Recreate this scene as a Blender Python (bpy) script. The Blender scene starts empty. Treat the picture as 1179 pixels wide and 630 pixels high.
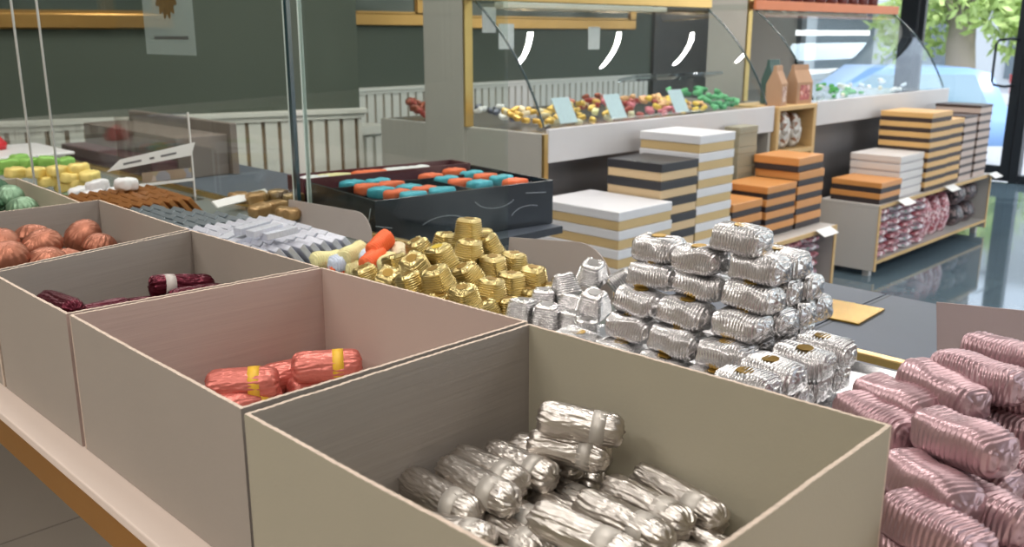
import bpy, bmesh, math, random
from mathutils import Vector, Matrix, noise

random.seed(7)
C = bpy.context.scene.collection
PI = math.pi
rad = math.radians

# ------------------------------------------------------------------ camera model (photo is 1179 x 630)
F, CX, CY, PITCH, EYE = 1065.0, 589.5, 315.0, rad(14.5), 1.45

def ray(px, py):
    u = (px - CX) / F
    v = (CY - py) / F
    h = math.cos(PITCH) + v * math.sin(PITCH)
    z = -math.sin(PITCH) + v * math.cos(PITCH)
    s = math.sqrt(.5)
    return Vector((s * h + s * u, s * h - s * u, z))

def atz(px, py, z):
    d = ray(px, py); t = (z - EYE) / d.z
    return Vector((d.x * t, d.y * t, z))

def atx(px, py, x):
    d = ray(px, py); t = x / d.x
    return Vector((x, d.y * t, EYE + d.z * t))

def aty(px, py, y):
    d = ray(px, py); t = y / d.y
    return Vector((d.x * t, y, EYE + d.z * t))

# ------------------------------------------------------------------ materials
MATS = {}

def lin(c):
    return tuple(((v / 255) / 12.92 if v / 255 <= .04045 else ((v / 255 + .055) / 1.055) ** 2.4) for v in c)

def mat(name, rgb, rough=.5, metal=0., bump=0., bscale=40., var=0., vscale=8., stretch=(1, 1, 1), spec=.5, coat=0., emit=0., trans=0., sheen=0.):
    if name in MATS:
        return MATS[name]
    m = bpy.data.materials.new(name); m.use_nodes = True
    nt = m.node_tree; b = nt.nodes['Principled BSDF']
    col = lin(rgb) + (1,)
    b.inputs['Base Color'].default_value = col
    b.inputs['Roughness'].default_value = rough
    b.inputs['Metallic'].default_value = metal
    b.inputs['Specular IOR Level'].default_value = spec
    b.inputs['Coat Weight'].default_value = coat
    b.inputs['Transmission Weight'].default_value = trans
    if emit:
        b.inputs['Emission Color'].default_value = col
        b.inputs['Emission Strength'].default_value = emit
    if bump or var:
        tc = nt.nodes.new('ShaderNodeTexCoord'); mp = nt.nodes.new('ShaderNodeMapping')
        mp.inputs['Scale'].default_value = stretch
        nt.links.new(tc.outputs['Object'], mp.inputs['Vector'])
    if bump:
        n = nt.nodes.new('ShaderNodeTexNoise'); n.inputs['Scale'].default_value = bscale; n.inputs['Detail'].default_value = 4
        bp = nt.nodes.new('ShaderNodeBump'); bp.inputs['Strength'].default_value = bump; bp.inputs['Distance'].default_value = .002
        nt.links.new(mp.outputs[0], n.inputs['Vector']); nt.links.new(n.outputs['Fac'], bp.inputs['Height'])
        nt.links.new(bp.outputs[0], b.inputs['Normal'])
    if var:
        n = nt.nodes.new('ShaderNodeTexNoise'); n.inputs['Scale'].default_value = vscale; n.inputs['Detail'].default_value = 5
        r = nt.nodes.new('ShaderNodeMapRange'); r.inputs['To Min'].default_value = 1 - var; r.inputs['To Max'].default_value = 1 + var
        mx = nt.nodes.new('ShaderNodeMix'); mx.data_type = 'RGBA'; mx.blend_type = 'MULTIPLY'; mx.inputs[0].default_value = 1
        mx.inputs[6].default_value = col
        nt.links.new(mp.outputs[0], n.inputs['Vector']); nt.links.new(n.outputs['Fac'], r.inputs['Value'])
        nt.links.new(r.outputs[0], mx.inputs[7]); nt.links.new(mx.outputs[2], b.inputs['Base Color'])
    MATS[name] = m
    return m

def glass_mat(name, tint=(.93, .96, .95), refl=.06, rough=.0):
    """thin clear sheet: mostly see-through with a mirror reflection that grows at grazing angles"""
    if name in MATS:
        return MATS[name]
    m = bpy.data.materials.new(name); m.use_nodes = True
    nt = m.node_tree; nt.nodes.clear()
    o = nt.nodes.new('ShaderNodeOutputMaterial'); mix = nt.nodes.new('ShaderNodeMixShader')
    t = nt.nodes.new('ShaderNodeBsdfTransparent'); g = nt.nodes.new('ShaderNodeBsdfGlossy')
    f = nt.nodes.new('ShaderNodeLayerWeight'); f.inputs['Blend'].default_value = .5
    pw = nt.nodes.new('ShaderNodeMath'); pw.operation = 'POWER'; pw.inputs[1].default_value = 5
    mm = nt.nodes.new('ShaderNodeMath'); mm.operation = 'MULTIPLY_ADD'; mm.inputs[1].default_value = .9; mm.inputs[2].default_value = refl * .5; mm.use_clamp = True
    t.inputs[0].default_value = tint + (1,); g.inputs['Roughness'].default_value = rough
    nt.links.new(f.outputs['Facing'], pw.inputs[0]); nt.links.new(pw.outputs[0], mm.inputs[0]); nt.links.new(mm.outputs[0], mix.inputs[0])
    nt.links.new(t.outputs[0], mix.inputs[1]); nt.links.new(g.outputs[0], mix.inputs[2])
    nt.links.new(mix.outputs[0], o.inputs['Surface'])
    MATS[name] = m
    return m

def mottled(name, cols, scale=60., rough=.35, metal=0., stretch=(1, 1, 1)):
    """voronoi cells in several colours: sweets in a clear bag, printed paper"""
    if name in MATS:
        return MATS[name]
    m = bpy.data.materials.new(name); m.use_nodes = True
    nt = m.node_tree; b = nt.nodes['Principled BSDF']
    tc = nt.nodes.new('ShaderNodeTexCoord'); mp = nt.nodes.new('ShaderNodeMapping'); mp.inputs['Scale'].default_value = stretch
    v = nt.nodes.new('ShaderNodeTexVoronoi'); v.inputs['Scale'].default_value = scale
    sx = nt.nodes.new('ShaderNodeSeparateColor'); cr = nt.nodes.new('ShaderNodeValToRGB'); cr.color_ramp.interpolation = 'CONSTANT'
    e = cr.color_ramp.elements
    while len(e) < len(cols): e.new(.5)
    for i, c in enumerate(cols):
        e[i].position = i / len(cols); e[i].color = lin(c) + (1,)
    nt.links.new(tc.outputs['Object'], mp.inputs[0]); nt.links.new(mp.outputs[0], v.inputs['Vector'])
    nt.links.new(v.outputs['Color'], sx.inputs[0]); nt.links.new(sx.outputs[0], cr.inputs[0])
    nt.links.new(cr.outputs[0], b.inputs['Base Color'])
    b.inputs['Roughness'].default_value = rough; b.inputs['Metallic'].default_value = metal
    bp = nt.nodes.new('ShaderNodeBump'); bp.inputs['Strength'].default_value = .6; bp.inputs['Distance'].default_value = .006; bp.invert = True
    nt.links.new(v.outputs['Distance'], bp.inputs['Height']); nt.links.new(bp.outputs[0], b.inputs['Normal'])
    MATS[name] = m
    return m

def tiles(name, rgb, grout, size, rough=.1, gap=.004, var=.15, spec=.5, off=(0, 0, 0), bump=0):
    m = bpy.data.materials.new(name); m.use_nodes = True
    nt = m.node_tree; b = nt.nodes['Principled BSDF']
    tc = nt.nodes.new('ShaderNodeTexCoord'); mp = nt.nodes.new('ShaderNodeMapping'); mp.inputs['Location'].default_value = off
    br = nt.nodes.new('ShaderNodeTexBrick'); br.offset = 0; br.inputs['Scale'].default_value = 1
    br.inputs['Brick Width'].default_value = size; br.inputs['Row Height'].default_value = size; br.inputs['Mortar Size'].default_value = gap / 2
    br.inputs['Color1'].default_value = (1, 1, 1, 1); br.inputs['Color2'].default_value = (.88, .88, .9, 1); br.inputs['Mortar'].default_value = tuple(g / max(1, r) for g, r in zip(grout, rgb)) + (1,)
    n = nt.nodes.new('ShaderNodeTexNoise'); n.inputs['Scale'].default_value = 3; n.inputs['Detail'].default_value = 8; n.inputs['Roughness'].default_value = .65
    r = nt.nodes.new('ShaderNodeMapRange'); r.inputs['To Min'].default_value = 1 - var; r.inputs['To Max'].default_value = 1 + var
    m1 = nt.nodes.new('ShaderNodeMix'); m1.data_type = 'RGBA'; m1.blend_type = 'MULTIPLY'; m1.inputs[0].default_value = 1; m1.inputs[6].default_value = lin(rgb) + (1,)
    m2 = nt.nodes.new('ShaderNodeMix'); m2.data_type = 'RGBA'; m2.blend_type = 'MULTIPLY'; m2.inputs[0].default_value = 1
    nt.links.new(tc.outputs['Object'], mp.inputs[0]); nt.links.new(mp.outputs[0], br.inputs['Vector']); nt.links.new(tc.outputs['Object'], n.inputs['Vector'])
    nt.links.new(n.outputs['Fac'], r.inputs['Value']); nt.links.new(r.outputs[0], m1.inputs[7])
    nt.links.new(m1.outputs[2], m2.inputs[6]); nt.links.new(br.outputs['Color'], m2.inputs[7]); nt.links.new(m2.outputs[2], b.inputs['Base Color'])
    b.inputs['Roughness'].default_value = rough; b.inputs['Specular IOR Level'].default_value = spec
    MATS[name] = m
    return m

def emit_mat(name, rgb, s):
    m = bpy.data.materials.new(name); m.use_nodes = True
    b = m.node_tree.nodes['Principled BSDF']
    b.inputs['Base Color'].default_value = lin(rgb) + (1,); b.inputs['Emission Color'].default_value = lin(rgb) + (1,); b.inputs['Emission Strength'].default_value = s
    MATS[name] = m
    return m

# ------------------------------------------------------------------ mesh helpers
def box(bm, x0, x1, y0, y1, z0, z1, bev=0.):
    vs = [bm.verts.new(p) for p in ((x0, y0, z0), (x1, y0, z0), (x1, y1, z0), (x0, y1, z0), (x0, y0, z1), (x1, y0, z1), (x1, y1, z1), (x0, y1, z1))]
    fs = [bm.faces.new([vs[i] for i in f]) for f in ((3, 2, 1, 0), (4, 5, 6, 7), (0, 1, 5, 4), (1, 2, 6, 5), (2, 3, 7, 6), (3, 0, 4, 7))]
    if bev:
        es = list({e for f in fs for e in f.edges})
        bmesh.ops.bevel(bm, geom=es, offset=bev, segments=2, affect='EDGES', profile=.5)

def prism(bm, pts, vec):
    """closed polygon (3-D points) pushed along vec"""
    a = [bm.verts.new(p) for p in pts]; b = [bm.verts.new(Vector(p) + Vector(vec)) for p in pts]
    n = len(a)
    bm.faces.new(a); bm.faces.new(b[::-1])
    for i in range(n):
        bm.faces.new((a[i], b[i], b[(i + 1) % n], a[(i + 1) % n]))
    bmesh.ops.recalc_face_normals(bm, faces=bm.faces[:])

def tube(bm, pts, r, n=10, cap=True):
    pts = [Vector(p) for p in pts]; rings = []
    for i, p in enumerate(pts):
        d = (pts[min(i + 1, len(pts) - 1)] - pts[max(i - 1, 0)]).normalized()
        a = Vector((0, 0, 1)) if abs(d.z) < .9 else Vector((1, 0, 0))
        u = d.cross(a).normalized(); v = d.cross(u)
        rr = r[i] if isinstance(r, (list, tuple)) else r
        rings.append([bm.verts.new(p + rr * (math.cos(t) * u + math.sin(t) * v)) for t in (2 * PI * k / n for k in range(n))])
    for a, b in zip(rings, rings[1:]):
        for k in range(n):
            bm.faces.new((a[k], a[(k + 1) % n], b[(k + 1) % n], b[k]))
    if cap:
        bm.faces.new(rings[0][::-1]); bm.faces.new(rings[-1])

def grid_surface(bm, rows, closed=True, caps=True):
    R = [[bm.verts.new(p) for p in r] for r in rows]
    n = len(R[0])
    for a, b in zip(R, R[1:]):
        for k in range(n if closed else n - 1):
            bm.faces.new((a[k], a[(k + 1) % n], b[(k + 1) % n], b[k]))
    if caps and closed:
        bm.faces.new(R[0][::-1]); bm.faces.new(R[-1])
    bmesh.ops.recalc_face_normals(bm, faces=bm.faces[:])

def mesh_of(name, bm, smooth=False):
    me = bpy.data.meshes.new(name); bm.to_mesh(me); bm.free()
    if smooth:
        for p in me.polygons: p.use_smooth = True
    return me

def obj(name, bm, m=None, parent=None, smooth=False, loc=None, rot=None):
    me = mesh_of(name, bm, smooth) if isinstance(bm, bmesh.types.BMesh) else bm
    if m is not None and not me.materials: me.materials.append(m)
    o = bpy.data.objects.new(name, me); C.objects.link(o)
    if parent: o.parent = parent
    if loc is not None: o.location = loc
    if rot is not None: o.rotation_euler = rot
    return o

def tag(o, label, cat, group=None, kind=None):
    o['label'] = label; o['category'] = cat
    if group: o['group'] = group
    if kind: o['kind'] = kind
    return o

def thing(name, label, cat, loc=(0, 0, 0), rot=(0, 0, 0), group=None):
    o = bpy.data.objects.new(name, None); C.objects.link(o); o.empty_display_size = .02
    o.location = loc; o.rotation_euler = rot
    return tag(o, label, cat, group)

def struct(name, bm, m, parent=None, smooth=False):
    o = obj(name, bm, m, parent, smooth)
    if not parent: o['kind'] = 'structure'
    return o

def BM(*boxes, bev=0.):
    bm = bmesh.new()
    for b in boxes: box(bm, *b, bev)
    return bm

def dup(src, loc, rot=None, label=None, group=None, scale=None, m=None):
    """copy a thing with its parts and sub-parts; mesh data shared"""
    r = src.copy(); C.objects.link(r); r.location = loc
    if rot is not None: r.rotation_euler = rot
    if scale is not None: r.scale = (scale,) * 3 if isinstance(scale, (int, float)) else scale
    if label: r['label'] = label
    if group: r['group'] = group
    for ch in list(src.children):
        c = ch.copy(); C.objects.link(c); c.parent = r
        for g in ch.children:
            d = g.copy(); C.objects.link(d); d.parent = c
    return r

def drop(o):
    for ch in list(o.children):
        for g in list(ch.children): bpy.data.objects.remove(g)
        bpy.data.objects.remove(ch)
    bpy.data.objects.remove(o)

ORD = ['first', 'second', 'third', 'fourth', 'fifth', 'sixth', 'seventh', 'eighth', 'ninth', 'tenth', 'eleventh', 'twelfth', 'thirteenth', 'fourteenth', 'fifteenth',
       'sixteenth', 'seventeenth', 'eighteenth', 'nineteenth', 'twentieth']
LAYER = ['bottom', 'second', 'third', 'fourth', 'fifth', 'top']

def spow(v, e):
    return math.copysign(abs(v) ** e, v)

# ------------------------------------------------------------------ wrapped sweets
def pleated_bar(L, W, H, pitch, amp, seed, nx=150, nt=34, ex=4.5, taper=.1, lump=.0022):
    """a loaf-shaped sweet in pleated foil, long axis X, origin at its base centre"""
    rnd = random.Random(seed); ph = rnd.random() * 9; rows = []
    for i in range(nx + 1):
        u = -1 + 2 * i / nx
        u = math.sin(u * PI / 2) * .3 + u * .7
        s = max(.06, (1 - abs(u) ** 7)) ** (1 / 3.2)
        row = []
        for k in range(nt):
            t = 2 * PI * k / nt
            cy, cz = spow(math.cos(t), 2 / ex), spow(math.sin(t), 2 / ex)
            x = u * L / 2
            nz = noise.noise(Vector((x * 22 + ph, cy * 1.3, cz * 1.3 + seed)))
            w = (x / pitch) + nz * .7 + .3 * math.sin(2 * t + ph)
            fw_ = w % 1; saw = (fw_ / .72 if fw_ < .72 else (1 - fw_) / .28) * 2 - 1
            side = min(1, (1 - abs(u) ** 10) * 1.2)
            d = amp * saw * side + lump * noise.noise(Vector((x * 40, cy * 1.1 + ph, cz * 1.1)))
            if abs(u) > .86:
                d += amp * .9 * math.sin(9 * t + ph) * (abs(u) - .86) / .14
            ry = (W / 2) * s * (1 - taper * cz) + d; rz = (H / 2) * (s * .35 + .65 * max(s, .3)) + d
            sag = -.0012 * math.cos(u * 3 + ph)
            row.append((x + .5 * d * u, ry * cy, H / 2 + rz * cz + sag))
        rows.append(row)
    bm = bmesh.new(); grid_surface(bm, rows)
    return mesh_of('wrapper', bm, True)

def pleated_cup(W, H, pitch, amp, seed, nz=84, nt=40):
    """a little truncated pyramid in foil pleated round its upright axis"""
    rnd = random.Random(seed); ph = rnd.random() * 9; rows = []
    prof = [(0, .25), (0, .75), (.03, .97), (.08, 1)] + [(.08 + .80 * i / nz, 1 - .24 * i / nz) for i in range(1, nz + 1)] + [(.94, .71), (.985, .60), (1, .42), (.985, .2)]
    for t_, w_ in prof:
        row = []
        for k in range(nt):
            a = 2 * PI * k / nt
            c, s = spow(math.cos(a), .42), spow(math.sin(a), .42)
            z = t_ * H
            nn = noise.noise(Vector((c * 1.2 + ph, s * 1.2, z * 25)))
            fw_ = ((z / pitch) + nn * .55) % 1; saw = (fw_ / .7 if fw_ < .7 else (1 - fw_) / .3) * 2 - 1
            d = (amp * saw if .06 < t_ < .9 else amp * .9 * math.sin(10 * a + ph)) + .0016 * noise.noise(Vector((c + ph, s, z * 30 + 4)))
            r = W / 2 * w_ + d
            row.append((r * c, r * s, z + .4 * d))
        rows.append(row)
    bm = bmesh.new(); grid_surface(bm, rows)
    return mesh_of('wrapper', bm, True)

def foil_roll(L, R, seed, nx=84, nt=96, amp=.0013):
    """a cylinder of crinkled foil, long axis X, centred: fine creases run along it and gather at the ends"""
    rnd = random.Random(seed); ph = rnd.random() * 20; rows = []
    for i in range(nx + 1):
        u = -1 + 2 * i / nx
        u = math.sin(u * PI / 2) * .5 + u * .5
        s = max(.10, 1 - abs(u) ** 10) ** .42
        row = []
        for k in range(nt):
            t = 2 * PI * k / nt; x = u * L / 2
            tw = t + .25 * noise.noise(Vector((x * 30, ph, 1)))
            c, q = math.cos(tw), math.sin(tw)
            r1 = 1 - 2.2 * abs(noise.noise(Vector((x * 13 + ph, c * 4.5, q * 4.5))))
            r2 = 1 - 2.2 * abs(noise.noise(Vector((x * 34, c * 10 + ph, q * 10))))
            r3 = 1 - 2.2 * abs(noise.noise(Vector((x * 90 + ph, c * 7, q * 7 + 5))))
            d = amp * (.75 * r1 + .55 * r2 + .35 * r3)
            if abs(u) > .8: d += amp * .9 * math.sin(13 * t + ph) * (abs(u) - .8) / .2
            r = R * s * (1 + .03 * math.sin(2 * t + ph)) + d * min(1, s * 1.3)
            row.append((x + .004 * noise.noise(Vector((c * 2, q * 2 + ph, u))) * abs(u) ** 3, r * c if 0 else r * math.cos(t), r * math.sin(t)))
        rows.append(row)
    bm = bmesh.new(); grid_surface(bm, rows)
    return mesh_of('wrapper', bm, True)

def band_mesh(x0, x1, R):
    bm = bmesh.new(); n = 36
    rows = [[(x, r * math.cos(2 * PI * k / n), r * math.sin(2 * PI * k / n)) for k in range(n)] for x, r in ((x0, R - .002), (x0, R), ((x0 + x1) / 2, R + .0002), (x1, R), (x1, R - .002))]
    grid_surface(bm, rows, caps=False)
    return mesh_of('paper_band', bm, True)

def shell_dome(R, H, seed, n=128, m=16):
    """a dome sweet in finely ribbed foil, ribs fanning out from the top"""
    ph = seed * 1.7; rows = []
    prof = [(.0, .3), (.0, .85), (.06, 1.0)] + [(.06 + .94 * math.sin(PI / 2 * i / m), max(.05, math.cos(PI / 2 * i / m) ** .8)) for i in range(1, m + 1)]
    for t_, w_ in prof:
        rows.append([((R * w_ * (1 + .03 * (abs(((k * 16 / n + .3 * math.sin(ph + 3 * w_)) % 1) * 2 - 1) * 2 - 1)) + .002 * noise.noise(Vector((k * .3, ph, t_ * 3)))) * math.cos(2 * PI * k / n) * 1.25,
                      (R * w_ * (1 + .03 * (abs(((k * 16 / n + .3 * math.sin(ph + 3 * w_)) % 1) * 2 - 1) * 2 - 1))) * math.sin(2 * PI * k / n), t_ * H) for k in range(n)])
    bm = bmesh.new(); grid_surface(bm, rows)
    return mesh_of('wrapper', bm, True)

def lump(L, W, H, seed, nx=9, nt=12, ex=.42):
    """small crumpled sweet for the further piles: boxy, with pinched wrapper folds"""
    rows = []
    for i in range(nx + 1):
        u = -1 + 2 * i / nx; s = max(.2, 1 - abs(u) ** 7) ** .5
        row = []
        for t in (2 * PI * k / nt for k in range(nt)):
            c, q = spow(math.cos(t), ex), spow(math.sin(t), ex)
            n = 1 + .16 * noise.noise(Vector((u * 2.2 + seed, c * 1.6, q * 1.6))) + .10 * noise.noise(Vector((u * 6, c * 5 + seed, q * 5)))
            row.append((u * L / 2 * (1 + .08 * noise.noise(Vector((c, q, seed)))), W / 2 * s * c * n, max(0, H / 2 + H / 2 * s * q * n)))
        rows.append(row)
    bm = bmesh.new(); grid_surface(bm, rows)
    return mesh_of('wrapper', bm, True)

def disc_mesh(r, z, n=24, t=.0006):
    bm = bmesh.new()
    tube(bm, [(0, 0, z), (0, 0, z + t)], r, n)
    return mesh_of('round_seal', bm)

def relax(objs, R, HL, bounds, up=0., rounds=40, soft=.5, rise=.004):
    """let a pile settle apart: every sweet is a capsule of radius R and half length HL along its own X axis, pushed out of its neighbours and kept inside (x0, x1, y0, y1, z0)"""
    x0, x1, y0, y1, z0 = bounds; P = []
    R = R if isinstance(R, list) else [R] * len(objs)
    for o in objs:
        m = o.rotation_euler.to_matrix(); ax = m @ Vector((1, 0, 0)); off = m @ Vector((0, 0, up))
        P.append([o.location + off, ax, off, (o.location + off).z])
    def ends(p): return p[0] - p[1] * HL, p[0] + p[1] * HL
    for _ in range(rounds):
        for i in range(len(P)):
            for j in range(i + 1, len(P)):
                if (P[i][0] - P[j][0]).length > 2 * HL + R[i] + R[j]: continue
                a0, a1 = ends(P[i]); b0, b1 = ends(P[j]); u, v, w0 = a1 - a0, b1 - b0, a0 - b0
                A, B, Cc, D, E = u.dot(u), u.dot(v), v.dot(v), u.dot(w0), v.dot(w0)
                if HL < 1e-6: sc_, tc = 0, 0
                else:
                    den = A * Cc - B * B
                    sc_ = min(1, max(0, (B * E - Cc * D) / den)) if den > 1e-12 else .5
                    tc = min(1, max(0, (B * sc_ + E) / Cc)); sc_ = min(1, max(0, (B * tc - D) / A))
                d = (a0 + u * sc_) - (b0 + v * tc); L = d.length; g = R[i] + R[j] - L
                if g > 0:
                    d = d / L if L > 1e-6 else Vector((0, 0, 1))
                    P[i][0] = P[i][0] + d * (g * soft * .5); P[j][0] = P[j][0] - d * (g * soft * .5)
        for i, p in enumerate(P):
            e0, e1 = ends(p); r = R[i]
            for e in (e0, e1):
                p[0] = p[0] + Vector((max(0, x0 + r - e.x) - max(0, e.x - x1 + r), max(0, y0 + r - e.y) - max(0, e.y - y1 + r), max(0, z0 + r - e.z))) * .5
            if p[0].z > max(p[3] + rise, z0 + r): p[0].z = max(p[3] + rise, z0 + r)
    for o, p in zip(objs, P): o.location = p[0] - p[2]

# ------------------------------------------------------------------ palette
foil_silver = mat('foil_silver', (216, 214, 214), .27, .95, bump=.35, bscale=180)
foil_roll_silver = mat('foil_roll_silver', (206, 199, 192), .34, 1., bump=.4, bscale=3, stretch=(18, 110, 110))
foil_gold = mat('foil_gold', (204, 184, 128), .32, 1., bump=.3, bscale=160)
foil_mauve = mat('foil_mauve', (182, 151, 156), .36, .75, bump=.3, bscale=160)
foil_copper = mat('foil_copper', (166, 108, 86), .45, .75, bump=.3, bscale=160)
foil_burgundy = mat('foil_burgundy', (84, 20, 36), .33, .7, bump=.3, bscale=160)
foil_coral = mat('foil_coral', (214, 124, 112), .4, .5, bump=.3, bscale=160)
foil_dkgreen = mat('foil_dkgreen', (128, 158, 130), .45, .6, bump=.3, bscale=160)
wrap_green = mat('wrap_green', (140, 190, 95), .45, .2, bump=.2)
wrap_yellow = mat('wrap_yellow', (236, 214, 130), .45, .3, bump=.2)
wrap_white = mat('wrap_white', (232, 232, 234), .45, .1, bump=.2)
wrap_orange = mat('wrap_orange', (244, 112, 62), .5, .1, bump=.2)
wrap_lemon = mat('wrap_lemon', (232, 224, 168), .5, .1, bump=.2)
wrap_cream = mat('wrap_cream', (226, 212, 180), .5, .1, bump=.2)
wrap_ice = mat('wrap_ice', (206, 216, 234), .5, .1, bump=.2)
wrap_turq = mat('wrap_turq', (70, 180, 200), .4, .2, bump=.2)
seal_gold = mat('seal_gold', (176, 142, 66), .42, 1., var=.2, vscale=200)
band_silver = mat('band_silver', (196, 190, 182), .5, .4)
band_yellow = mat('band_yellow', (238, 190, 60), .5)
band_grey = mat('band_grey', (190, 182, 176), .5)
card_beige = mat('card_beige', (174, 167, 148), .85, bump=.08, bscale=300, var=.05, vscale=5)
card_pink = mat('card_pink', (192, 172, 162), .85, bump=.08, bscale=300, var=.05, vscale=5)
card_grey = mat('card_grey', (152, 144, 137), .85, bump=.15, bscale=30, var=.09, vscale=12, stretch=(.3, .3, 9))
card_pink_fluted = mat('card_pink_fluted', (186, 164, 156), .85, bump=.15, bscale=30, var=.09, vscale=12, stretch=(.3, .3, 9))
card_warm = mat('card_warm', (166, 156, 146), .85, bump=.08, bscale=300, var=.05, vscale=5)
card_edge = mat('card_edge', (202, 184, 168), .9, var=.3, vscale=160)
brass = mat('brass', (224, 188, 124), .3, 1., var=.1)
brass_dark = mat('brass_dark', (204, 150, 74), .42, 1.)
cream_top = mat('cream_top', (240, 222, 210), .45)
laminate = mat('laminate', (186, 182, 178), .5, var=.03)
laminate_end = mat('laminate_end', (186, 183, 176), .5, var=.03)
band_lam = mat('band_lam', (206, 204, 206), .4, var=.03)
kick_grey = mat('kick_grey', (112, 110, 112), .4, var=.08, vscale=4, stretch=(.4, .4, 5))
white_paint = mat('white_paint', (222, 220, 212), .5)
wall_green = mat('wall_green', (80, 88, 78), .7, var=.06, vscale=3)
wall_dark = mat('wall_dark', (70, 68, 66), .6)
wall_plain = mat('wall_plain', (206, 200, 192), .8)
ceiling_m = mat('ceiling_white', (225, 222, 216), .9)
black_metal = mat('black_metal', (38, 42, 48), .4, .3)
dark_card = mat('dark_card', (34, 38, 44), .2, var=.3, vscale=3)
maroon = mat('maroon', (92, 44, 56), .4)
steel = mat('steel', (200, 200, 202), .25, 1.)
deck_m = mat('deck', (132, 138, 134), .12, spec=.6)
white_tray = mat('white_tray', (226, 226, 226), .4)
paper = mat('paper', (226, 226, 224), .7)
wood = mat('pale_wood', (204, 170, 118), .55, var=.12, vscale=6, stretch=(1, 1, 8))
wood_dark = mat('brown_wood', (150, 96, 66), .5, var=.15, vscale=6)
glass = glass_mat('clear_glass')
glass_guard = glass_mat('guard_glass', (.90, .93, .91), .05)
glass_edge = mat('glass_edge', (40, 62, 66), .15, spec=.8)
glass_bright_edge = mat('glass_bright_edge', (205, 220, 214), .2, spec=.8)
glass_door = glass_mat('door_glass', (.97, .98, .98), .05)

# ================================================================== SETTING
floor_m = tiles('floor_tile', (88, 106, 116), (30, 34, 38), .9, .06, .005, .22, .75, off=(.35, .1, 0))
struct('floor', BM((1.2, 10.1, -4, 6.9, -.08, 0)), floor_m)
staff_m = tiles('floor_tile_staff', (176, 166, 154), (70, 66, 62), .9, .45, .006, .06, .3, off=(.35, .82, 0))
struct('floor_staff', BM((-3, 1.2, -4, 6.9, -.08, 0)), staff_m)
struct('ceiling', BM((-3, 10.1, -4, 6.9, 3.0, 3.1)), ceiling_m)
struct('wall_left', BM((-3.1, -3, -4, 6.9, 0, 3.0)), wall_plain)
struct('wall_front', BM((-3, 2.4, -4.1, -4, 0, 3.0), (9.4, 10.1, -4.1, -4, 0, 3.0), (2.4, 9.4, -4.1, -4, 2.6, 3.0), (2.4, 9.4, -4.1, -4, 0, .25)), wall_plain)
struct('window_3', BM((2.4, 9.4, -4.06, -4.05, .25, 2.6)), glass_mat('door_glass', (.97, .98, .98), .05))
struct('window_frame_front', BM(*[(x - .04, x + .04, -4.09, -4.01, .25, 2.6) for x in (2.44, 3.7, 5.27, 7.3, 9.36)]), black_metal)
struct('wall_back', BM((3.35, 10.1, 6.42, 6.55, 0, 3.0)), wall_green)
bm = bmesh.new()
NW = [Vector((-3, 6.30, 0)), Vector((3.17, 4.40, 0))]       # the nearer stretch of back wall, slightly askew
prism(bm, [NW[0], NW[1], (3.17, 6.42, 0), (3.35, 6.55, 0), (-3, 6.9, 0)], (0, 0, 3.0))
struct('wall_back_near', bm, wall_green)
nd = (NW[1] - NW[0]).normalized(); nn = Vector((nd.y, -nd.x, 0)).normalized()
nyaw = math.atan2(nd.y, nd.x)

gapm = mat('slat_gap', (150, 128, 104), .8)
def wainscot(name, trimname, org, yaw, length, zt, pitch=.088, gap=.022):
    """white slatted panelling with a moulded top rail, along local +X, facing local -Y"""
    bm = bmesh.new(); x = 0
    box(bm, 0, length, -.006, 0, 0, zt - .03)
    for f in bm.faces: f.material_index = 1
    while x < length - .01:
        box(bm, x + gap / 2, min(x + pitch - gap / 2, length), -.026, -.006, .09, zt - .03); x += pitch
    o = struct(name, bm, white_paint); o.data.materials.append(gapm); o.location = org; o.rotation_euler = (0, 0, yaw)
    bm = bmesh.new()
    box(bm, 0, length + .03, -.05, 0, zt - .03, zt, .005); box(bm, 0, length + .015, -.036, 0, zt - .055, zt - .03)
    box(bm, 0, length, -.035, 0, 0, .09, .004)
    o = struct(trimname, bm, white_paint); o.location = org; o.rotation_euler = (0, 0, yaw)

wainscot('wall_panel_near', 'trim_1', NW[0] + nn * .001, nyaw, (NW[1] - NW[0]).length, 1.045)
wainscot('wall_panel_far', 'trim_2', (3.36, 6.419, 0), 0, 5.2, 1.02)
struct('door_2', BM((8.62, 9.75, 6.38, 6.42, 0, 2.3)), wall_dark)

# low radiator cabinet below the far panelling
t = thing('radiator', 'white slatted radiator below the wainscot, behind the grey case end', 'radiator', (3.55, 5.6, 0))
obj('grille', BM(*[(x * .085, x * .085 + .05, -.03, 0, .08, .72) for x in range(8)]), white_paint, t)
obj('case', BM((-.02, .70, 0, .16, 0.0, .74), (-.04, .72, -.05, .18, .74, .80)), white_paint, t)

# framed pictures
dark_picture = mat('dark_picture', (66, 76, 70), .12, var=.2, vscale=2)
def frame(label, org, yaw, x0, x1, z0, z1, w=.07):
    t = thing('picture_frame', label, 'picture', org, (0, 0, yaw), 'gilt frames on the green wall')
    bm = bmesh.new()
    for b in ((x0, x1, z0, z0 + w), (x0, x1, z1 - w, z1), (x0, x0 + w, z0 + w, z1 - w), (x1 - w, x1, z0 + w, z1 - w)):
        box(bm, b[0], b[1], -.045, -.005, b[2], b[3], .008)
    for b in ((x0 + w, x1 - w, z0 + w, z0 + w + .015), (x0 + w, x0 + w + .015, z0 + w, z1 - w), (x1 - w - .015, x1 - w, z0 + w, z1 - w)):
        box(bm, b[0], b[1], -.03, -.008, b[2], b[3])
    obj('moulding', bm, mat('gilt', (178, 138, 84), .28, 1., var=.15, vscale=6), t)
    obj('canvas', BM((x0 + w * .8, x1 - w * .8, -.02, -.006, z0 + w * .8, z1 - w * .8)), dark_picture, t)
    del t['group']
    return t

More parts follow.
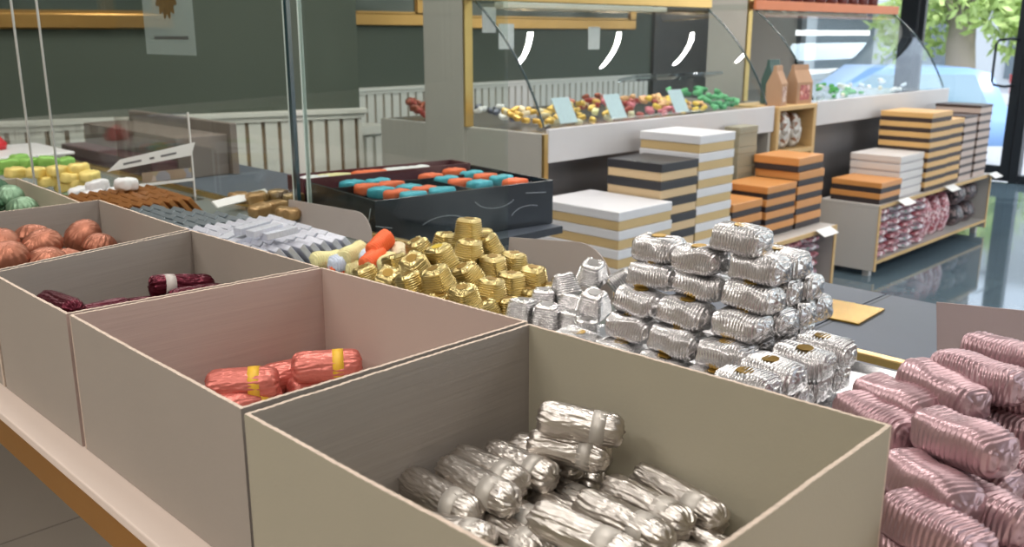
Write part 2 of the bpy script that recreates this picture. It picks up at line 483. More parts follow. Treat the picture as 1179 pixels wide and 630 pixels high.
def along_near(px, py):                       # distance along the near wall under a photo pixel
    d = ray(px, py); a = math.hypot(1, 1)
    # intersect (d.x*t, d.y*t) with NW[0] + nd*s
    det = d.x * (-nd.y) + d.y * nd.x
    s = (d.x * NW[0].y - d.y * NW[0].x) / (-(d.x * nd.y - d.y * nd.x)) if abs(det) > 1e-9 else 0
    return s
s_r = along_near(197, 20)
frame('gilt picture frame on the green wall seen through the guard glass pane', NW[0] + nn * .001, nyaw, s_r - 1.9, s_r, 1.475, 2.4, .075)
frame('gilt picture frame on the green wall between guard glass and grey post', (0, 6.419, 0), 0, 3.5, aty(492, 27, 6.37).x, 1.52, 2.5, .10)
frame('long gilt picture frame seen through the first curved glass case', (0, 6.419, 0), 0, 5.62, aty(733, 30, 6.37).x, 1.50, 2.5, .10)

# ------------------------------------------------------------------ storefront at X = 10.1
XS = 10.1
bm = bmesh.new()
box(bm, XS, XS + .12, -4, -1.6, 0, 3.0); box(bm, XS, XS + .12, 5.45, 6.9, 0, 3.0); box(bm, XS, XS + .12, -1.6, 5.45, 2.65, 3.0)
struct('wall_right', bm, wall_plain)
struct('window_1', BM((XS + .05, XS + .06, 4.27, 5.42, .06, 2.65)), glass_door)
struct('window_2', BM((XS + .05, XS + .06, -1.6, 2.925, .06, 2.65)), glass_door)
bm = bmesh.new()
for y, w in ((5.42, .06), (4.18, .18), (2.97, .085), (1.0, .1), (-.3, .1), (-1.6, .1)):
    box(bm, XS - .03, XS + .09, y - w / 2, y + w / 2, 0, 2.65, .004)
for a, b in ((4.27, 5.39), (1.05, 2.92), (-.25, .95), (-1.55, -.35)):
    box(bm, XS - .03, XS + .09, a, b, 0, .08); box(bm, XS - .03, XS + .09, a, b, 2.57, 2.65)
box(bm, XS - .03, XS + .09, 3.015, 4.09, 2.305, 2.36); box(bm, XS - .03, XS + .09, 3.015, 4.09, 2.57, 2.65)
struct('window_frame', bm, black_metal)
d = struct('door_1', BM((XS + .02, XS + .03, 3.11, 4.02, .16, 2.22)), glass_door)
bm = bmesh.new()
box(bm, XS - .01, XS + .05, 3.02, 3.11, .01, 2.3, .004); box(bm, XS - .01, XS + .05, 4.02, 4.08, .01, 2.3, .004)
box(bm, XS - .01, XS + .05, 3.11, 4.02, .01, .16, .004); box(bm, XS - .01, XS + .05, 3.11, 4.02, 2.22, 2.3, .004)
struct('door_frame', bm, black_metal, d)
bm = bmesh.new()
hy0 = aty(1150, 60, 3.0)
tube(bm, [(XS - .01, 3.08, .96), (XS - .08, 3.14, .95), (XS - .10, 3.24, .965), (XS - .10, 3.26, 1.0), (XS - .10, 3.26, 1.36), (XS - .10, 3.24, 1.395), (XS - .08, 3.14, 1.41), (XS - .01, 3.08, 1.40)], .013, 10)
struct('door_handle', bm, black_metal, d, True)

# ------------------------------------------------------------------ outside
street = mat('street', (176, 178, 180), .8, var=.1)
struct('pavement_outside', BM((XS + .12, 60, -40, 40, -.62, -.53)), street)
facade_m = mat('facade', (196, 200, 202), .8, var=.05); win_dark = mat('shop_window_dark', (100, 112, 120), .2)
t = thing('building_outside', 'pale street building across the road seen through the shop door', 'building', (40, 14, -.53))
obj('facade', BM((0, 6, -14, 22, 0, 9)), facade_m, t)
for yy in (-12, -8, -4, 0, 4, 8, 12):
    w = obj('shopfront', BM((-.12, .0, yy, yy + 2.6, .3, 2.9), bev=.02), win_dark, t)
    obj('awning', BM((-.7, .0, yy - .1, yy + 2.7, 3.0, 3.3), bev=.03), facade_m, w)

def car(name, label, loc, yaw, body, L=3.7, W=1.65, H=1.5):
    t = thing(name, label, 'car', loc, (0, 0, yaw))
    prof = [(-L / 2, .35), (-L / 2, .82), (-L / 2 + .12, .95), (-L / 2 + .35, H - .08), (-L / 2 + .7, H), (.30, H), (.95, .98), (L / 2 - .15, .82), (L / 2, .6), (L / 2, .32)]
    bm = bmesh.new(); rows = []
    for y, s in ((-W / 2, .0), (-W / 2 + .05, .03), (W / 2 - .05, .03), (W / 2, .0)):
        rows.append([(x * (1 - (.02 if abs(y) > W / 2 - .01 else 0)), y * (1 - .13 * max(0, (z - .9)) / .6), z) for x, z in prof])
    grid_surface(bm, rows)
    obj('body', bm, body, t, True)
    gm = mat('car_glass', (120, 150, 165), .08, spec=.8)
    for sgn in (-1, 1):
        bm = bmesh.new()
        yb, yt = sgn * (W / 2 - .0), sgn * (W / 2 - .085)
        prism(bm, [(-L / 2 + .42, yb * .99, .97), (-.35, yb * .99, .97), (-.35, yt * 1.0, H - .1), (-L / 2 + .62, yt * 1.0, H - .1)], (0, sgn * .03, 0)); obj('side_window', bm, gm, t)
        bm = bmesh.new()
        prism(bm, [(-.28, yb * .99, .97), (.80, yb * .99, .97), (.25, yt * 1.0, H - .1), (-.28, yt * 1.0, H - .1)], (0, sgn * .03, 0)); obj('side_window', bm, gm, t)
        for wx in (-L / 2 + .65, L / 2 - .68):
            bm = bmesh.new(); tube(bm, [(wx, sgn * (W / 2 - .17), .30), (wx, sgn * (W / 2 + .01), .30)], .30, 24); w = obj('wheel', bm, black_metal, t)
            bm = bmesh.new(); tube(bm, [(wx, sgn * (W / 2 + .0), .30), (wx, sgn * (W / 2 + .02), .30)], .19, 16); obj('hubcap', bm, steel, w)
    bm = bmesh.new(); prism(bm, [(-L / 2 + .13, -.6, .98), (-L / 2 + .13, .6, .98), (-L / 2 + .31, .52, H - .12), (-L / 2 + .31, -.52, H - .12)], (-.03, 0, 0)); obj('rear_window', bm, gm, t)
    bm = BM((-L / 2 - .03, -L / 2 + .05, -W / 2 + .06, -W / 2 + .22, .66, .9), bev=.015); obj('tail_lamp', bm, mat('lamp_red', (180, 60, 60), .2), t)
    bm = BM((-L / 2 - .03, -L / 2 + .05, W / 2 - .22, W / 2 - .06, .66, .9), bev=.015); obj('tail_lamp', bm, MATS['lamp_red'], t)
    return t

p = atx(1105, 120, 15.2)
car('parked_car', 'light blue hatchback parked outside the shop door', (14.6, 6.5, -.53), rad(130), mat('paint_blue', (126, 164, 214), .3, coat=.4))
car('parked_car', 'small red car parked further off across the street', (29.0, 6.9, -.53), rad(-60), mat('paint_red', (190, 60, 62), .3, coat=.5))

t = thing('street_tree', 'leafy street tree standing behind the light blue car', 'tree', (20.5, 7.35, -.53))
bm = bmesh.new(); tube(bm, [(0, 0, 0), (.05, -.05, .9), (-.03, .02, 1.8), (.1, .05, 2.9), (.0, 0, 3.8)], [.36, .3, .28, .2, .1], 14)
for a in range(5):
    c, s = math.cos(a * 1.3), math.sin(a * 1.3)
    tube(bm, [(.03, .02, 1.7 + .2 * a), (.6 * c, .6 * s, 2.4 + .2 * a), (1.2 * c, 1.2 * s, 3.0 + .2 * a)], [.1, .06, .03], 8)
obj('trunk', bm, mat('bark', (150, 140, 126), .9, bump=.5, bscale=20), t, True)
bm = bmesh.new(); rnd = random.Random(3)
for i in range(1700):
    k = rnd.randrange(9); cc = [(0, 0, 2.9), (1.0, .4, 2.7), (-.8, .7, 2.6), (.3, -.9, 2.5), (-.6, -.7, 2.6), (.4, .9, 2.2), (0.2, -1.1, 2.1), (.9, -.6, 3.2), (-.4, 1.1, 2.0)][k]
    v = Vector((rnd.gauss(0, 1), rnd.gauss(0, 1), rnd.gauss(0, 1))).normalized() * (.75 * rnd.random() ** .4)
    c = Vector(cc) + v; s = .10 + .07 * rnd.random()
    u = Vector((rnd.gauss(0, 1), rnd.gauss(0, 1), rnd.gauss(0, 1))).normalized(); w = u.orthogonal().normalized()
    bm.faces.new([bm.verts.new(c + q) for q in (u * s, w * s * .55, -u * s, -w * s * .55)])
obj('foliage', bm, mat('leaf', (178, 200, 122), .6, var=.3, vscale=2), t)

# ================================================================== FAR COUNTERS (curved glass cases)
def arc3(p, q, r, n=44):
    """points on the circle through three (y, z) points, from p to r"""
    ax, ay, bx, by, cx_, cy_ = *p, *q, *r
    dd = 2 * (ax * (by - cy_) + bx * (cy_ - ay) + cx_ * (ay - by))
    ux = ((ax * ax + ay * ay) * (by - cy_) + (bx * bx + by * by) * (cy_ - ay) + (cx_ * cx_ + cy_ * cy_) * (ay - by)) / dd
    uy = ((ax * ax + ay * ay) * (cx_ - bx) + (bx * bx + by * by) * (ax - cx_) + (cx_ * cx_ + cy_ * cy_) * (bx - ax)) / dd
    a0, a1 = math.atan2(ay - uy, ax - ux), math.atan2(cy_ - uy, cx_ - ux); rr = math.hypot(ax - ux, ay - uy)
    return [Vector((ux + rr * math.cos(a0 + (a1 - a0) * i / n), uy + rr * math.sin(a0 + (a1 - a0) * i / n))) for i in range(n + 1)]
PD = arc3((3.21, 1.60), (2.932, 1.335), (2.772, 1.058))

def case(label, x0, x1, post=True, strip=None):
    t = thing('display_case', label, 'display case', (x0, 2.75, 0))
    X0, Y0 = x0, 2.75
    def P(name, bm, m, par=None, smooth=False):
        for v in bm.verts: v.co -= Vector((X0, Y0, 0))
        return obj(name, bm, m, par or t, smooth)
    bm = bmesh.new()
    box(bm, x0, x0 + .025, 2.752, 3.90, .0, 1.03); P('end_panel', bm, laminate_end)
    bm = bmesh.new(); box(bm, x1 - .025, x1, 2.752, 3.90, .0, 1.03); P('end_panel', bm, laminate_end)
    P('front_band', BM((x0 + .02, x1, 2.735, 2.752, .905, 1.052), bev=.003), band_lam)
    P('corner_strip', BM((x0 - .004, x0 + .022, 2.738, 2.754, .0, 1.03)), brass)
    P('lower_front', BM((x0 + .025, x1 - .025, 2.86, 2.88, .0, .91)), kick_grey)
    P('deck', BM((x0 + .025, x1 - .025, 2.765, 3.89, 1.0, 1.03)), steel)
    if post:
        P('post', BM((x0 - .012, x0 + .03, 3.245, 3.53, .0, 2.3), bev=.006), laminate_end)
        P('post_strip', BM((x0 - .014, x0 + .034, 3.231, 3.244, 1.032, 2.3)), brass)
    # curved front glass
    bm = bmesh.new()
    for off in (0, .006):
        R = [[bm.verts.new((x, p.x + off, p.y + off * .4)) for x in (x0 + .035, x1 - .03)] for p in PD]
        for a, b in zip(R, R[1:]): bm.faces.new((a[0], a[1], b[1], b[0]) if off else (b[0], b[1], a[1], a[0]))
    P('curved_glass', bm, glass, None, True)
    for x in (x0 + .028, x1 - .03):
        bm = bmesh.new(); tube(bm, [(x, p.x, p.y) for p in PD], .0055, 6); P('glass_edge', bm, glass_edge, None, True)
    # top shelf with a gilt front
    P('top_shelf', BM((x0 - .02, x1 - .02, 3.20, 3.56, 1.605, 1.635)), glass)
    P('shelf_strip', BM((x0 - .02, x1 - .02, 3.18, 3.199, 1.60, 1.66), bev=.003), strip or brass)
    bm = BM((x0 + .3, x1 - .3, 3.30, 3.36, 1.575, 1.602), bev=.004); P('lamp_rail', bm, white_paint)
    return t

case('long grey glass-fronted sweet case with gilt corner, behind the gift box stacks', 2.94, 4.87)
case('second curved glass case by the shop door, behind the orange and black boxes', 5.36, 7.48, strip=mat('orange_wood', (190, 112, 72), .5, var=.1))

# price notes taped to the inside of the case glass and cards in the heaps
scribble = mat('printed_note', (205, 207, 212), .6, var=.22, vscale=55)
def note(label, c, w, h, yaw=0, pitch=0, m=scribble, name='price_note', cat='price card', group=None):
    o = obj(name, BM((-w / 2, w / 2, -.001, .001, -h / 2, h / 2)), m, None, False, c, (pitch, 0, yaw))
    return tag(o, label, cat, group)

for i, (px, py, y, lb) in enumerate(((563, 23, 3.26, 'pale square price note on the case glass beside the grey post'), (583, 42, 3.20, 'pale price note hanging lowest, overlapping the note beside the post'), (684, 44, 3.24, 'pale price note in the middle of the long case'))):
    c = aty(px, py, y); note(lb, c, .075 + .01 * (i == 1), .115, rad(-12), 0)
cardmat = mat('white_label_card', (196, 212, 222), .5, var=.12, vscale=40)
for px, py, lb in ((650, 128, 'large pale blue label card between the gold and cream sweets'), (708, 122, 'pale blue label card between the cream and pink sweets'), (781, 113, 'pale label card before the peach sweets in the long case')):
    c = aty(px, py, 2.85); c.z = 1.115
    note(lb, c, .125, .125, rad(2), rad(-28), cardmat, 'label_card')

LUMPS = [lump(.042, .026, .022, s) for s in range(4)]
def heap(label, group, X0, X1, n, cols, z0=1.043, z1=1.10, y0=2.87, y1=3.2, sc=1., seed=0):
    rnd = random.Random(seed); ms = []
    for m in cols:
        ms.append([LUMPS[k].copy() for k in range(2)])
        for me in ms[-1]: me.materials.clear(); me.materials.append(m)
    side = math.ceil(math.sqrt(n / 2)); pts = []
    for i in range(n):
        u, v = rnd.random(), rnd.random()
        y = y0 + (y1 - y0) * v
        z = z0 + (z1 - z0) * min(1, v * 1.5) * (.6 + .4 * rnd.random())
        pts.append((X0 + (X1 - X0) * u, y, z))
    for i, q in enumerate(pts):
        o = obj('heaped_sweet', rnd.choice(rnd.choice(ms)), None, None, False, q, (rnd.uniform(-.5, .5), rnd.uniform(-.5, .5), rnd.random() * 6.3))
        s = sc * rnd.uniform(.9, 1.2); o.scale = (s, s, s)
        tag(o, label, 'sweet', group)

g_dark = mat('wrap_slate', (92, 96, 112), .35, .5); g_pink = mat('wrap_pink', (216, 128, 140), .4, .3); g_red = mat('wrap_red', (158, 66, 58), .4, .3)
g_mint = mat('wrap_mint', (110, 186, 132), .4, .3); g_peach = mat('wrap_peach', (226, 176, 128), .4, .3); g_gold2 = mat('wrap_gold', (220, 182, 96), .35, .7)
g_yel = mat('wrap_yellow2', (240, 206, 96), .4, .3); g_brown = mat('wrap_rust', (150, 80, 60), .35, .5)
heap('small dark slate sweet heaped beside the grey post in the long case', 'slate sweets in the long case', 3.02, 3.30, 22, [g_dark, g_dark, wrap_white], y0=3.02, y1=3.3, seed=1)
heap('small gold sweet heaped in the corner of the long case', 'gold sweets in the long case', 3.00, 3.42, 40, [g_gold2, wrap_cream, g_gold2], y0=2.86, y1=3.12, seed=2)
heap('small cream sweet heaped between the two blue label cards', 'cream sweets in the long case', 3.42, 3.80, 28, [wrap_cream, g_gold2, wrap_lemon], seed=3)
heap('small rust coloured sweet behind the cream sweets', 'rust sweets in the long case', 3.55, 3.95, 18, [g_brown, g_red], y0=3.1, y1=3.3, z0=1.08, z1=1.12, seed=4)
heap('small pink sweet heaped beside the yellow ones in the long case', 'pink sweets in the long case', 3.80, 4.15, 30, [g_pink, g_pink, g_red], seed=5)
heap('small yellow sweet lying across the pink heap', 'yellow sweets in the long case', 3.92, 4.30, 18, [g_yel, g_peach], y0=2.95, y1=3.15, z0=1.07, z1=1.11, seed=6)
heap('small peach sweet heaped before the mint green ones', 'peach sweets in the long case', 4.16, 4.50, 26, [g_peach, g_yel], seed=7)
heap('small mint green sweet heaped at the crate end of the long case', 'mint sweets in the long case', 4.46, 4.78, 40, [g_mint, g_mint, mat('wrap_dkmint', (70, 140, 96), .4, .3)], z1=1.14, seed=8)
heap('small rust red sweet heaped on the other side of the grey post', 'rust red sweets behind the post', 3.00, 3.13, 26, [g_brown, g_red], y0=3.66, y1=3.83, z0=1.044, z1=1.12, sc=1.1, seed=9)
heap('small bright green sweet in the second glass case', 'green sweets in the second case', 5.9, 6.35, 22, [mat('wrap_bright', (70, 160, 74), .4, .2)], y0=2.9, y1=3.2, seed=10)
heap('small pale sweet in the second glass case', 'pale sweets in the second case', 5.5, 7.3, 24, [wrap_white, wrap_cream, wrap_ice], y0=2.86, y1=3.2, seed=11)

# clear display tray leaning in the long case
bm = bmesh.new(); box(bm, -.45, .45, -.01, .01, -.06, .06, .005)
o = obj('glass_shelf', bm, glass_mat('shelf_glass', (.80, .83, .85), .12), None, False, aty(775, 88, 3.30), (rad(78), 0, rad(0))); tag(o, 'tilted clear glass shelf above the sweets in the long case', 'shelf')

# jars on the wooden shelf above the second case
jb = bmesh.new(); tube(jb, [(0, 0, 0), (0, 0, .004), (0, 0, .10), (0, 0, .125), (0, 0, .14)], [.05, .055, .055, .05, .036], 20)
jl = bmesh.new(); tube(jl, [(0, 0, .14), (0, 0, .16)], .04, 20)
t0 = thing('jar', 'x', 'jar', (0, 0, 0)); obj('jar_body', jb, mat('jar_dark', (92, 44, 40), .15, coat=.4), t0, True); obj('lid', jl, mat('jar_lid', (50, 46, 42), .4), t0)
for i in range(11):
    dup(t0, (5.48 + i * .165, 3.262, 1.636), None, 'dark lidded jar standing on top of the second glass case', 'jars on the second case')
drop(t0)

# ------------------------------------------------------------------ wooden crate unit between the cases
t = thing('shelf_unit', 'pale wooden crate shelf holding clear bags between the glass cases', 'shelf unit', (4.885, 2.72, 0))
obj('side_panel', BM((0, .028, 0, .32, 0, 1.02), bev=.003), wood, t); obj('side_panel', BM((.43, .458, 0, .32, 0, 1.02), bev=.003), wood, t)
obj('shelf', BM((0, .458, -.004, .32, 1.02, 1.045), bev=.003), wood, t); obj('shelf', BM((.028, .43, 0, .32, .76, .785)), wood, t)
obj('shelf', BM((.028, .43, 0, .32, .42, .445)), wood, t); obj('back_panel', BM((.028, .43, .30, .32, .0, 1.02)), wood_dark, t)

def paper_bag(label, loc, yaw, w, d, h, m, m2):
    t = thing('paper_bag', label, 'bag', loc, (0, 0, yaw))
    bm = bmesh.new()
    prism(bm, [(-w / 2, -d / 2, 0), (w / 2, -d / 2, 0), (w / 2, -d * .5, h * .55), (w / 2 * .92, -.004, h * .93), (-w / 2 * .92, -.004, h * .93), (-w / 2, -d * .5, h * .55)], (0, .002, 0)); bm.free()
    bm = bmesh.new()
    rows = [[(-w / 2, -d / 2, 0), (w / 2, -d / 2, 0), (w / 2, d / 2, 0), (-w / 2, d / 2, 0)], [(-w / 2, -d / 2, h * .55), (w / 2, -d / 2, h * .55), (w / 2, d / 2, h * .55), (-w / 2, d / 2, h * .55)],
            [(-w / 2 * .97, -.012, h * .86), (w / 2 * .97, -.012, h * .86), (w / 2 * .97, .012, h * .86), (-w / 2 * .97, .012, h * .86)], [(-w / 2 * .97, -.008, h), (w / 2 * .97, -.008, h), (w / 2 * .97, .008, h), (-w / 2 * .97, .008, h)]]
    grid_surface(bm, rows); obj('bag_body', bm, m, t)
    obj('window', BM((-w * .3, w * .3, -d / 2 - .002, -d / 2, h * .1, h * .48)), m2, t)
    return t
kraft = mat('kraft', (176, 140, 112), .8, var=.1); kraft2 = mat('kraft_dark', (140, 100, 80), .8, var=.1)
nutty = mottled('nut_mix', [(190, 160, 140), (150, 100, 90), (210, 190, 180)], 60)
paper_bag('kraft paper bag with a pale window on the crate, beside the long case', (4.99, 2.80, 1.045), rad(14), .13, .09, .23, kraft, nutty)
paper_bag('dark teal gift bag standing between two kraft bags', (5.11, 2.90, 1.045), rad(0), .12, .08, .26, mat('teal', (62, 88, 84), .5), mottled('teal_print', [(70, 110, 100), (50, 80, 76), (90, 120, 110)], 30))
paper_bag('kraft paper bag with a rosy window on the crate, beside the second case', (5.25, 2.80, 1.045), rad(-8), .15, .09, .23, kraft, mottled('rosy_mix', [(196, 120, 110), (220, 170, 160), (170, 90, 90)], 50))

# clear bags in the crate
def lumpy_bag(w, d, h, seed, n=14):
    rnd = random.Random(seed); rows = []
    for i in range(n + 1):
        v = i / n; s = max(.12, math.sin(PI * min(1, .12 + .80 * v))) ** .5
        row = []
        for k in range(24):
            a = 2 * PI * k / 24
            q = 1 + .10 * noise.noise(Vector((math.cos(a) * 3 + seed, math.sin(a) * 3, v * 6)))
            row.append((w / 2 * s * q * spow(math.cos(a), .6), d / 2 * s * q * spow(math.sin(a), .6), v * h))
        rows.append(row)
    bm = bmesh.new(); grid_surface(bm, rows)
    return mesh_of('bag', bm, True)
clearbag = mottled('clear_bag', [(200, 196, 190), (160, 150, 140), (226, 224, 220), (150, 110, 90)], 34, .25, .1)
for i, (x, lb) in enumerate(((4.988, 'clear bag of pale sweets in the crate, beside its gilt side'), (5.10, 'clear bag of pale sweets in the middle of the crate'), (5.235, 'clear bag of brown sweets in the crate, by the second case'))):
    o = obj('sweet_bag', lumpy_bag(.112, .13, .20 + .02 * (i == 1), i), clearbag, None, False, (x, 2.83, .786)); tag(o, lb, 'bag')

# ================================================================== GIFT BOX SHELVES
def low_shelf(label, x0, x1, y0, y1, zt):
    t = thing('low_shelf', label, 'shelf', (x0, y0, 0))
    w, d = x1 - x0, y1 - y0
    obj('top_board', BM((0, w, 0, d, zt - .022, zt), bev=.003), laminate, t)
    obj('bottom_board', BM((.02, w - .02, 0, d, .085, .105)), laminate, t)
    obj('side_panel', BM((0, .02, 0, d, .04, zt - .022)), laminate, t); obj('side_panel', BM((w - .02, w, 0, d, .04, zt - .022)), laminate, t)
    obj('edge_strip', BM((-.003, w + .003, -.006, 0, zt - .022, zt), (-.003, .022, -.006, 0, .04, zt - .022), (w - .022, w + .003, -.006, 0, .04, zt - .022), (.02, w - .02, -.006, 0, .085, .105)), wood, t)
    obj('back_panel', BM((.02, w - .02, d - .012, d, .105, zt - .022)), kick_grey, t)
    for (x, y) in ((.03, .04), (w - .07, .04), (.03, d - .08), (w - .07, d - .08)):
        obj('foot', BM((x, x + .04, y, y + .04, 0, .04)), laminate, t)
    return t
ZS = .45
low_shelf('low shelf under the white, black and orange gift box stacks', 2.62, 4.73, 2.24, 2.72, ZS)
low_shelf('low shelf near the shop door, under white and tall orange box stacks', 5.45, 7.36, 2.32, 2.70, ZS)

def gift_box(name, w, d, h, lid, base, frac=.5, over=.003, deco=None):
    t = thing(name, 'x', 'box')
    obj('base', BM((-w / 2 + over, w / 2 - over, -d / 2 + over, d / 2 - over, 0, h * (1 - frac)), bev=.002), base, t)
    obj('lid', BM((-w / 2, w / 2, -d / 2, d / 2, h * (1 - frac), h - .0004), bev=.003), lid, t)
    return t

lid_white = mat('lid_white', (222, 222, 226), .4, var=.04, vscale=20); base_gold = mat('base_gold', (206, 178, 128), .45, var=.04)
lid_black = mat('lid_black', (52, 52, 56), .4, var=.1); base_beige = mat('base_beige', (214, 186, 146), .5)
base_olive = mat('box_grey_green', (148, 144, 124), .5, var=.06); lid_orange = mat('lid_orange', (208, 144, 82), .4, var=.08); base_dark = mat('base_dark', (52, 44, 46), .5)
lid_pale = mat('lid_pale', (214, 210, 208), .45); base_pale = mat('base_pale', (186, 182, 186), .5); edge_tan = mat('lid_tan', (216, 172, 110), .45); base_black = mat('base_brown', (58, 44, 40), .5)
lid_brown = mat('lid_brown', (66, 50, 46), .4); base_rose = mat('base_rose', (196, 176, 166), .5)

def stack(proto, xc, yc, z0, n, h, desc, where, group, jit=.003, yaw=0., seed=0, each=None):
    rnd = random.Random(seed)
    for k in range(n):
        if n == 1: place = 'alone'
        pos = 'bottom' if k == 0 else ('topmost' if k == n - 1 else ORD[k] + ' up')
        o = dup(proto, (xc + rnd.uniform(-jit, jit), yc + rnd.uniform(-jit, jit) * .6, z0 + k * h), (0, 0, yaw + rnd.uniform(-.006, .006)), f'{desc}, {pos} in {where}', group)

p = gift_box('gift_box', .36, .455, .0775, lid_white, base_gold); stack(p, 3.048, 2.258 + .23, ZS, 4, .0785, 'wide white gift box with gold base', 'the short stack', 'white and gold gift boxes, short stack', seed=1); drop(p)
p = gift_box('gift_box', .278, .30, .0765, lid_black, base_beige); stack(p, 3.373, 2.33 + .15, ZS, 6, .0773, 'black gift box with beige base', 'the stack between white ones', 'black gift boxes', seed=2); drop(p)
p = gift_box('gift_box', .292, .335, .0795, lid_white, base_gold); stack(p, 3.665, 2.33 + .17, ZS, 7, .0805, 'white gift box with gold base', 'the tallest white stack', 'white and gold gift boxes, tall stack', seed=3); drop(p)
p = gift_box('gift_box', .185, .095, .105, base_olive, base_olive, .35); stack(p, 4.395, 2.658, ZS, 5, .1055, 'plain grey-green box', 'the stack behind the middle orange one', 'grey-green boxes', seed=4); drop(p)
p = gift_box('gift_box', .275, .255, .0695, lid_orange, base_dark, .56)
stack(p, 3.972, 2.33 + .135, ZS, 3, .0705, 'orange and black gift box', 'the lowest orange stack', 'orange boxes, low stack', seed=5); drop(p)
p = gift_box('gift_box', .295, .262, .0645, lid_orange, base_dark, .56)
stack(p, 4.285, 2.33 + .134, ZS, 4, .0652, 'orange and black gift box', 'the middle orange stack', 'orange boxes, middle stack', seed=6); drop(p)
p = gift_box('gift_box', .275, .262, .0745, lid_orange, base_dark, .56)
stack(p, 4.59, 2.33 + .134, ZS, 4, .0755, 'orange and black gift box', 'the high stack by the crate', 'orange boxes, high stack', seed=7)
o = dup(p, (4.578, 2.33 + .138, ZS + 4 * .0755), (0, 0, .02), 'orange gift box lying alone across the top of the high orange stack', 'orange boxes, high stack')
drop(p)
p = gift_box('gift_box', .29, .32, .066, lid_orange, base_dark, .52); stack(p, 5.62, 2.49, ZS, 2, .067, 'flat orange and black box', 'the pair ending the door shelf', 'orange boxes on the door shelf', seed=8); drop(p)
p = gift_box('gift_box', .36, .33, .052, lid_pale, base_pale, .8); stack(p, 5.95, 2.515, ZS, 5, .053, 'flat white box with grey seam', 'the white pile on the door shelf', 'flat white boxes', seed=9); drop(p)
p = gift_box('gift_box', .345, .34, .063, edge_tan, base_black, .55); stack(p, 6.31, 2.50, ZS, 8, .064, 'tan-sided dark box', 'the tallest door-shelf stack', 'tan boxes, tall stack', seed=10); drop(p)
p = gift_box('gift_box', .25, .32, .063, edge_tan, base_black, .55); stack(p, 6.62, 2.50, ZS, 7, .064, 'narrow tan-sided box', 'the stack beside the tallest one', 'tan boxes, narrow stack', seed=11); drop(p)
p = gift_box('gift_box', .24, .32, .056, lid_brown, base_rose, .35); stack(p, 6.88, 2.50, ZS, 8, .057, 'dark brown box', 'the stack beside the tan ones', 'dark brown boxes', seed=12)
stack(p, 7.16, 2.50, ZS, 9, .057, 'dark brown box with rosy seam', 'the stack at the door end', 'dark boxes by the door', seed=13); drop(p)

# bags of sweets on the lower boards
bagmats = [mottled('bag_pink', [(196, 130, 140), (226, 190, 196), (160, 70, 84), (236, 226, 226), (150, 96, 104)], 60, .3),
           mottled('bag_lilac', [(178, 150, 164), (214, 204, 214), (150, 100, 116), (226, 220, 222), (130, 150, 144)], 60, .3),
           mottled('bag_red', [(156, 66, 76), (196, 130, 138), (124, 54, 64), (216, 186, 188)], 60, .3)]
flat = [lumpy_bag(.2, .1, .2, s) for s in range(3)]
def flat_bag(seed, w, d, h):
    rows = []
    for i in range(11):
        u = -1 + .2 * i; s = max(.1, 1 - u ** 4) ** .5
        rows.append([(u * w / 2, d / 2 * s * spow(math.cos(t), .7) * (1 + .1 * noise.noise(Vector((u * 4, math.cos(t) * 2, seed)))), max(0, h / 2 + h / 2 * s * spow(math.sin(t), .7) * (1 + .14 * noise.noise(Vector((u * 5, math.cos(t) * 3, seed + 5)))))) for t in (2 * PI * k / 18 for k in range(18))])
    bm = bmesh.new(); grid_surface(bm, rows); return mesh_of('bag', bm, True)
fb = []
for s in range(3):
    me = flat_bag(s, .18, .26, .0405); me.materials.append(bagmats[s]); fb.append(me)
def bag_pile(x0, cols, layers, where, group, z0=.106, seed=0, dx=.195, yb=2.455):
    rnd = random.Random(seed)
    for c in range(cols):
        for k in range(layers):
            o = obj('sweet_bag', fb[(c + k * 2) % 3 if rnd.random() < .7 else rnd.randrange(3)], None, None, False, (x0 + dx * (c + .5), yb, z0 + k * .0448), (0, 0, rnd.uniform(-.08, .08)))
            tag(o, f'pink sweet bag, {ORD[k]} layer, {ORD[c]} column from {where}', 'bag', group)
bag_pile(5.48, 4, 7, 'door shelf side panel', 'bags on the door shelf', seed=3)
bag_pile(3.845, 4, 7, 'hidden end of long shelf', 'bags on the long shelf', seed=5, yb=2.38)
up = []
for s in range(2):
    me = lumpy_bag(.15, .12, .27, 20 + s); me.materials.append(bagmats[2]); up.append(me)
for i in range(3):
    o = obj('sweet_bag', up[i % 2], None, None, False, (6.36 + i * .16, 2.42, .106)); tag(o, f'tall bag of red sweets standing on the door shelf, {ORD[i]} after the pink bags', 'bag', 'tall red bags')
blackbag = mottled('bag_black', [(60, 50, 54), (90, 74, 76), (40, 34, 38), (130, 110, 110)], 42, .3)
for i in range(2):
    for k in range(2):
        me = lumpy_bag(.2, .2, .15, 30 + i + 2 * k); me.materials.append(blackbag)
        o = obj('sweet_bag', me, None, None, False, (6.96 + i * .23, 2.46, .106 + k * .15)); tag(o, f'dark sweet bag at the door end of the shelf, {"lower" if k == 0 else "upper"} {"one beside the red bags" if i == 0 else "one at the very end"}', 'bag', 'dark bags')
# shelf price cards
for (x, y, z, lb) in ((4.55, 2.222, ZS, 'small white price card on the long shelf edge under the orange boxes'), (5.75, 2.30, ZS, 'small white price card on the door shelf under the flat orange boxes'), (6.50, 2.30, ZS, 'small white price card on the door shelf under the tall tan stack'), (7.33, 2.30, ZS, 'small white price card at the door end of the shelf')):
    o = obj('shelf_price_card', BM((-.08, .08, -.001, .001, -.03, .03)), paper, None, False, (x, y - .022, z - .006), (rad(-62), 0, 0)); tag(o, lb, 'price card')

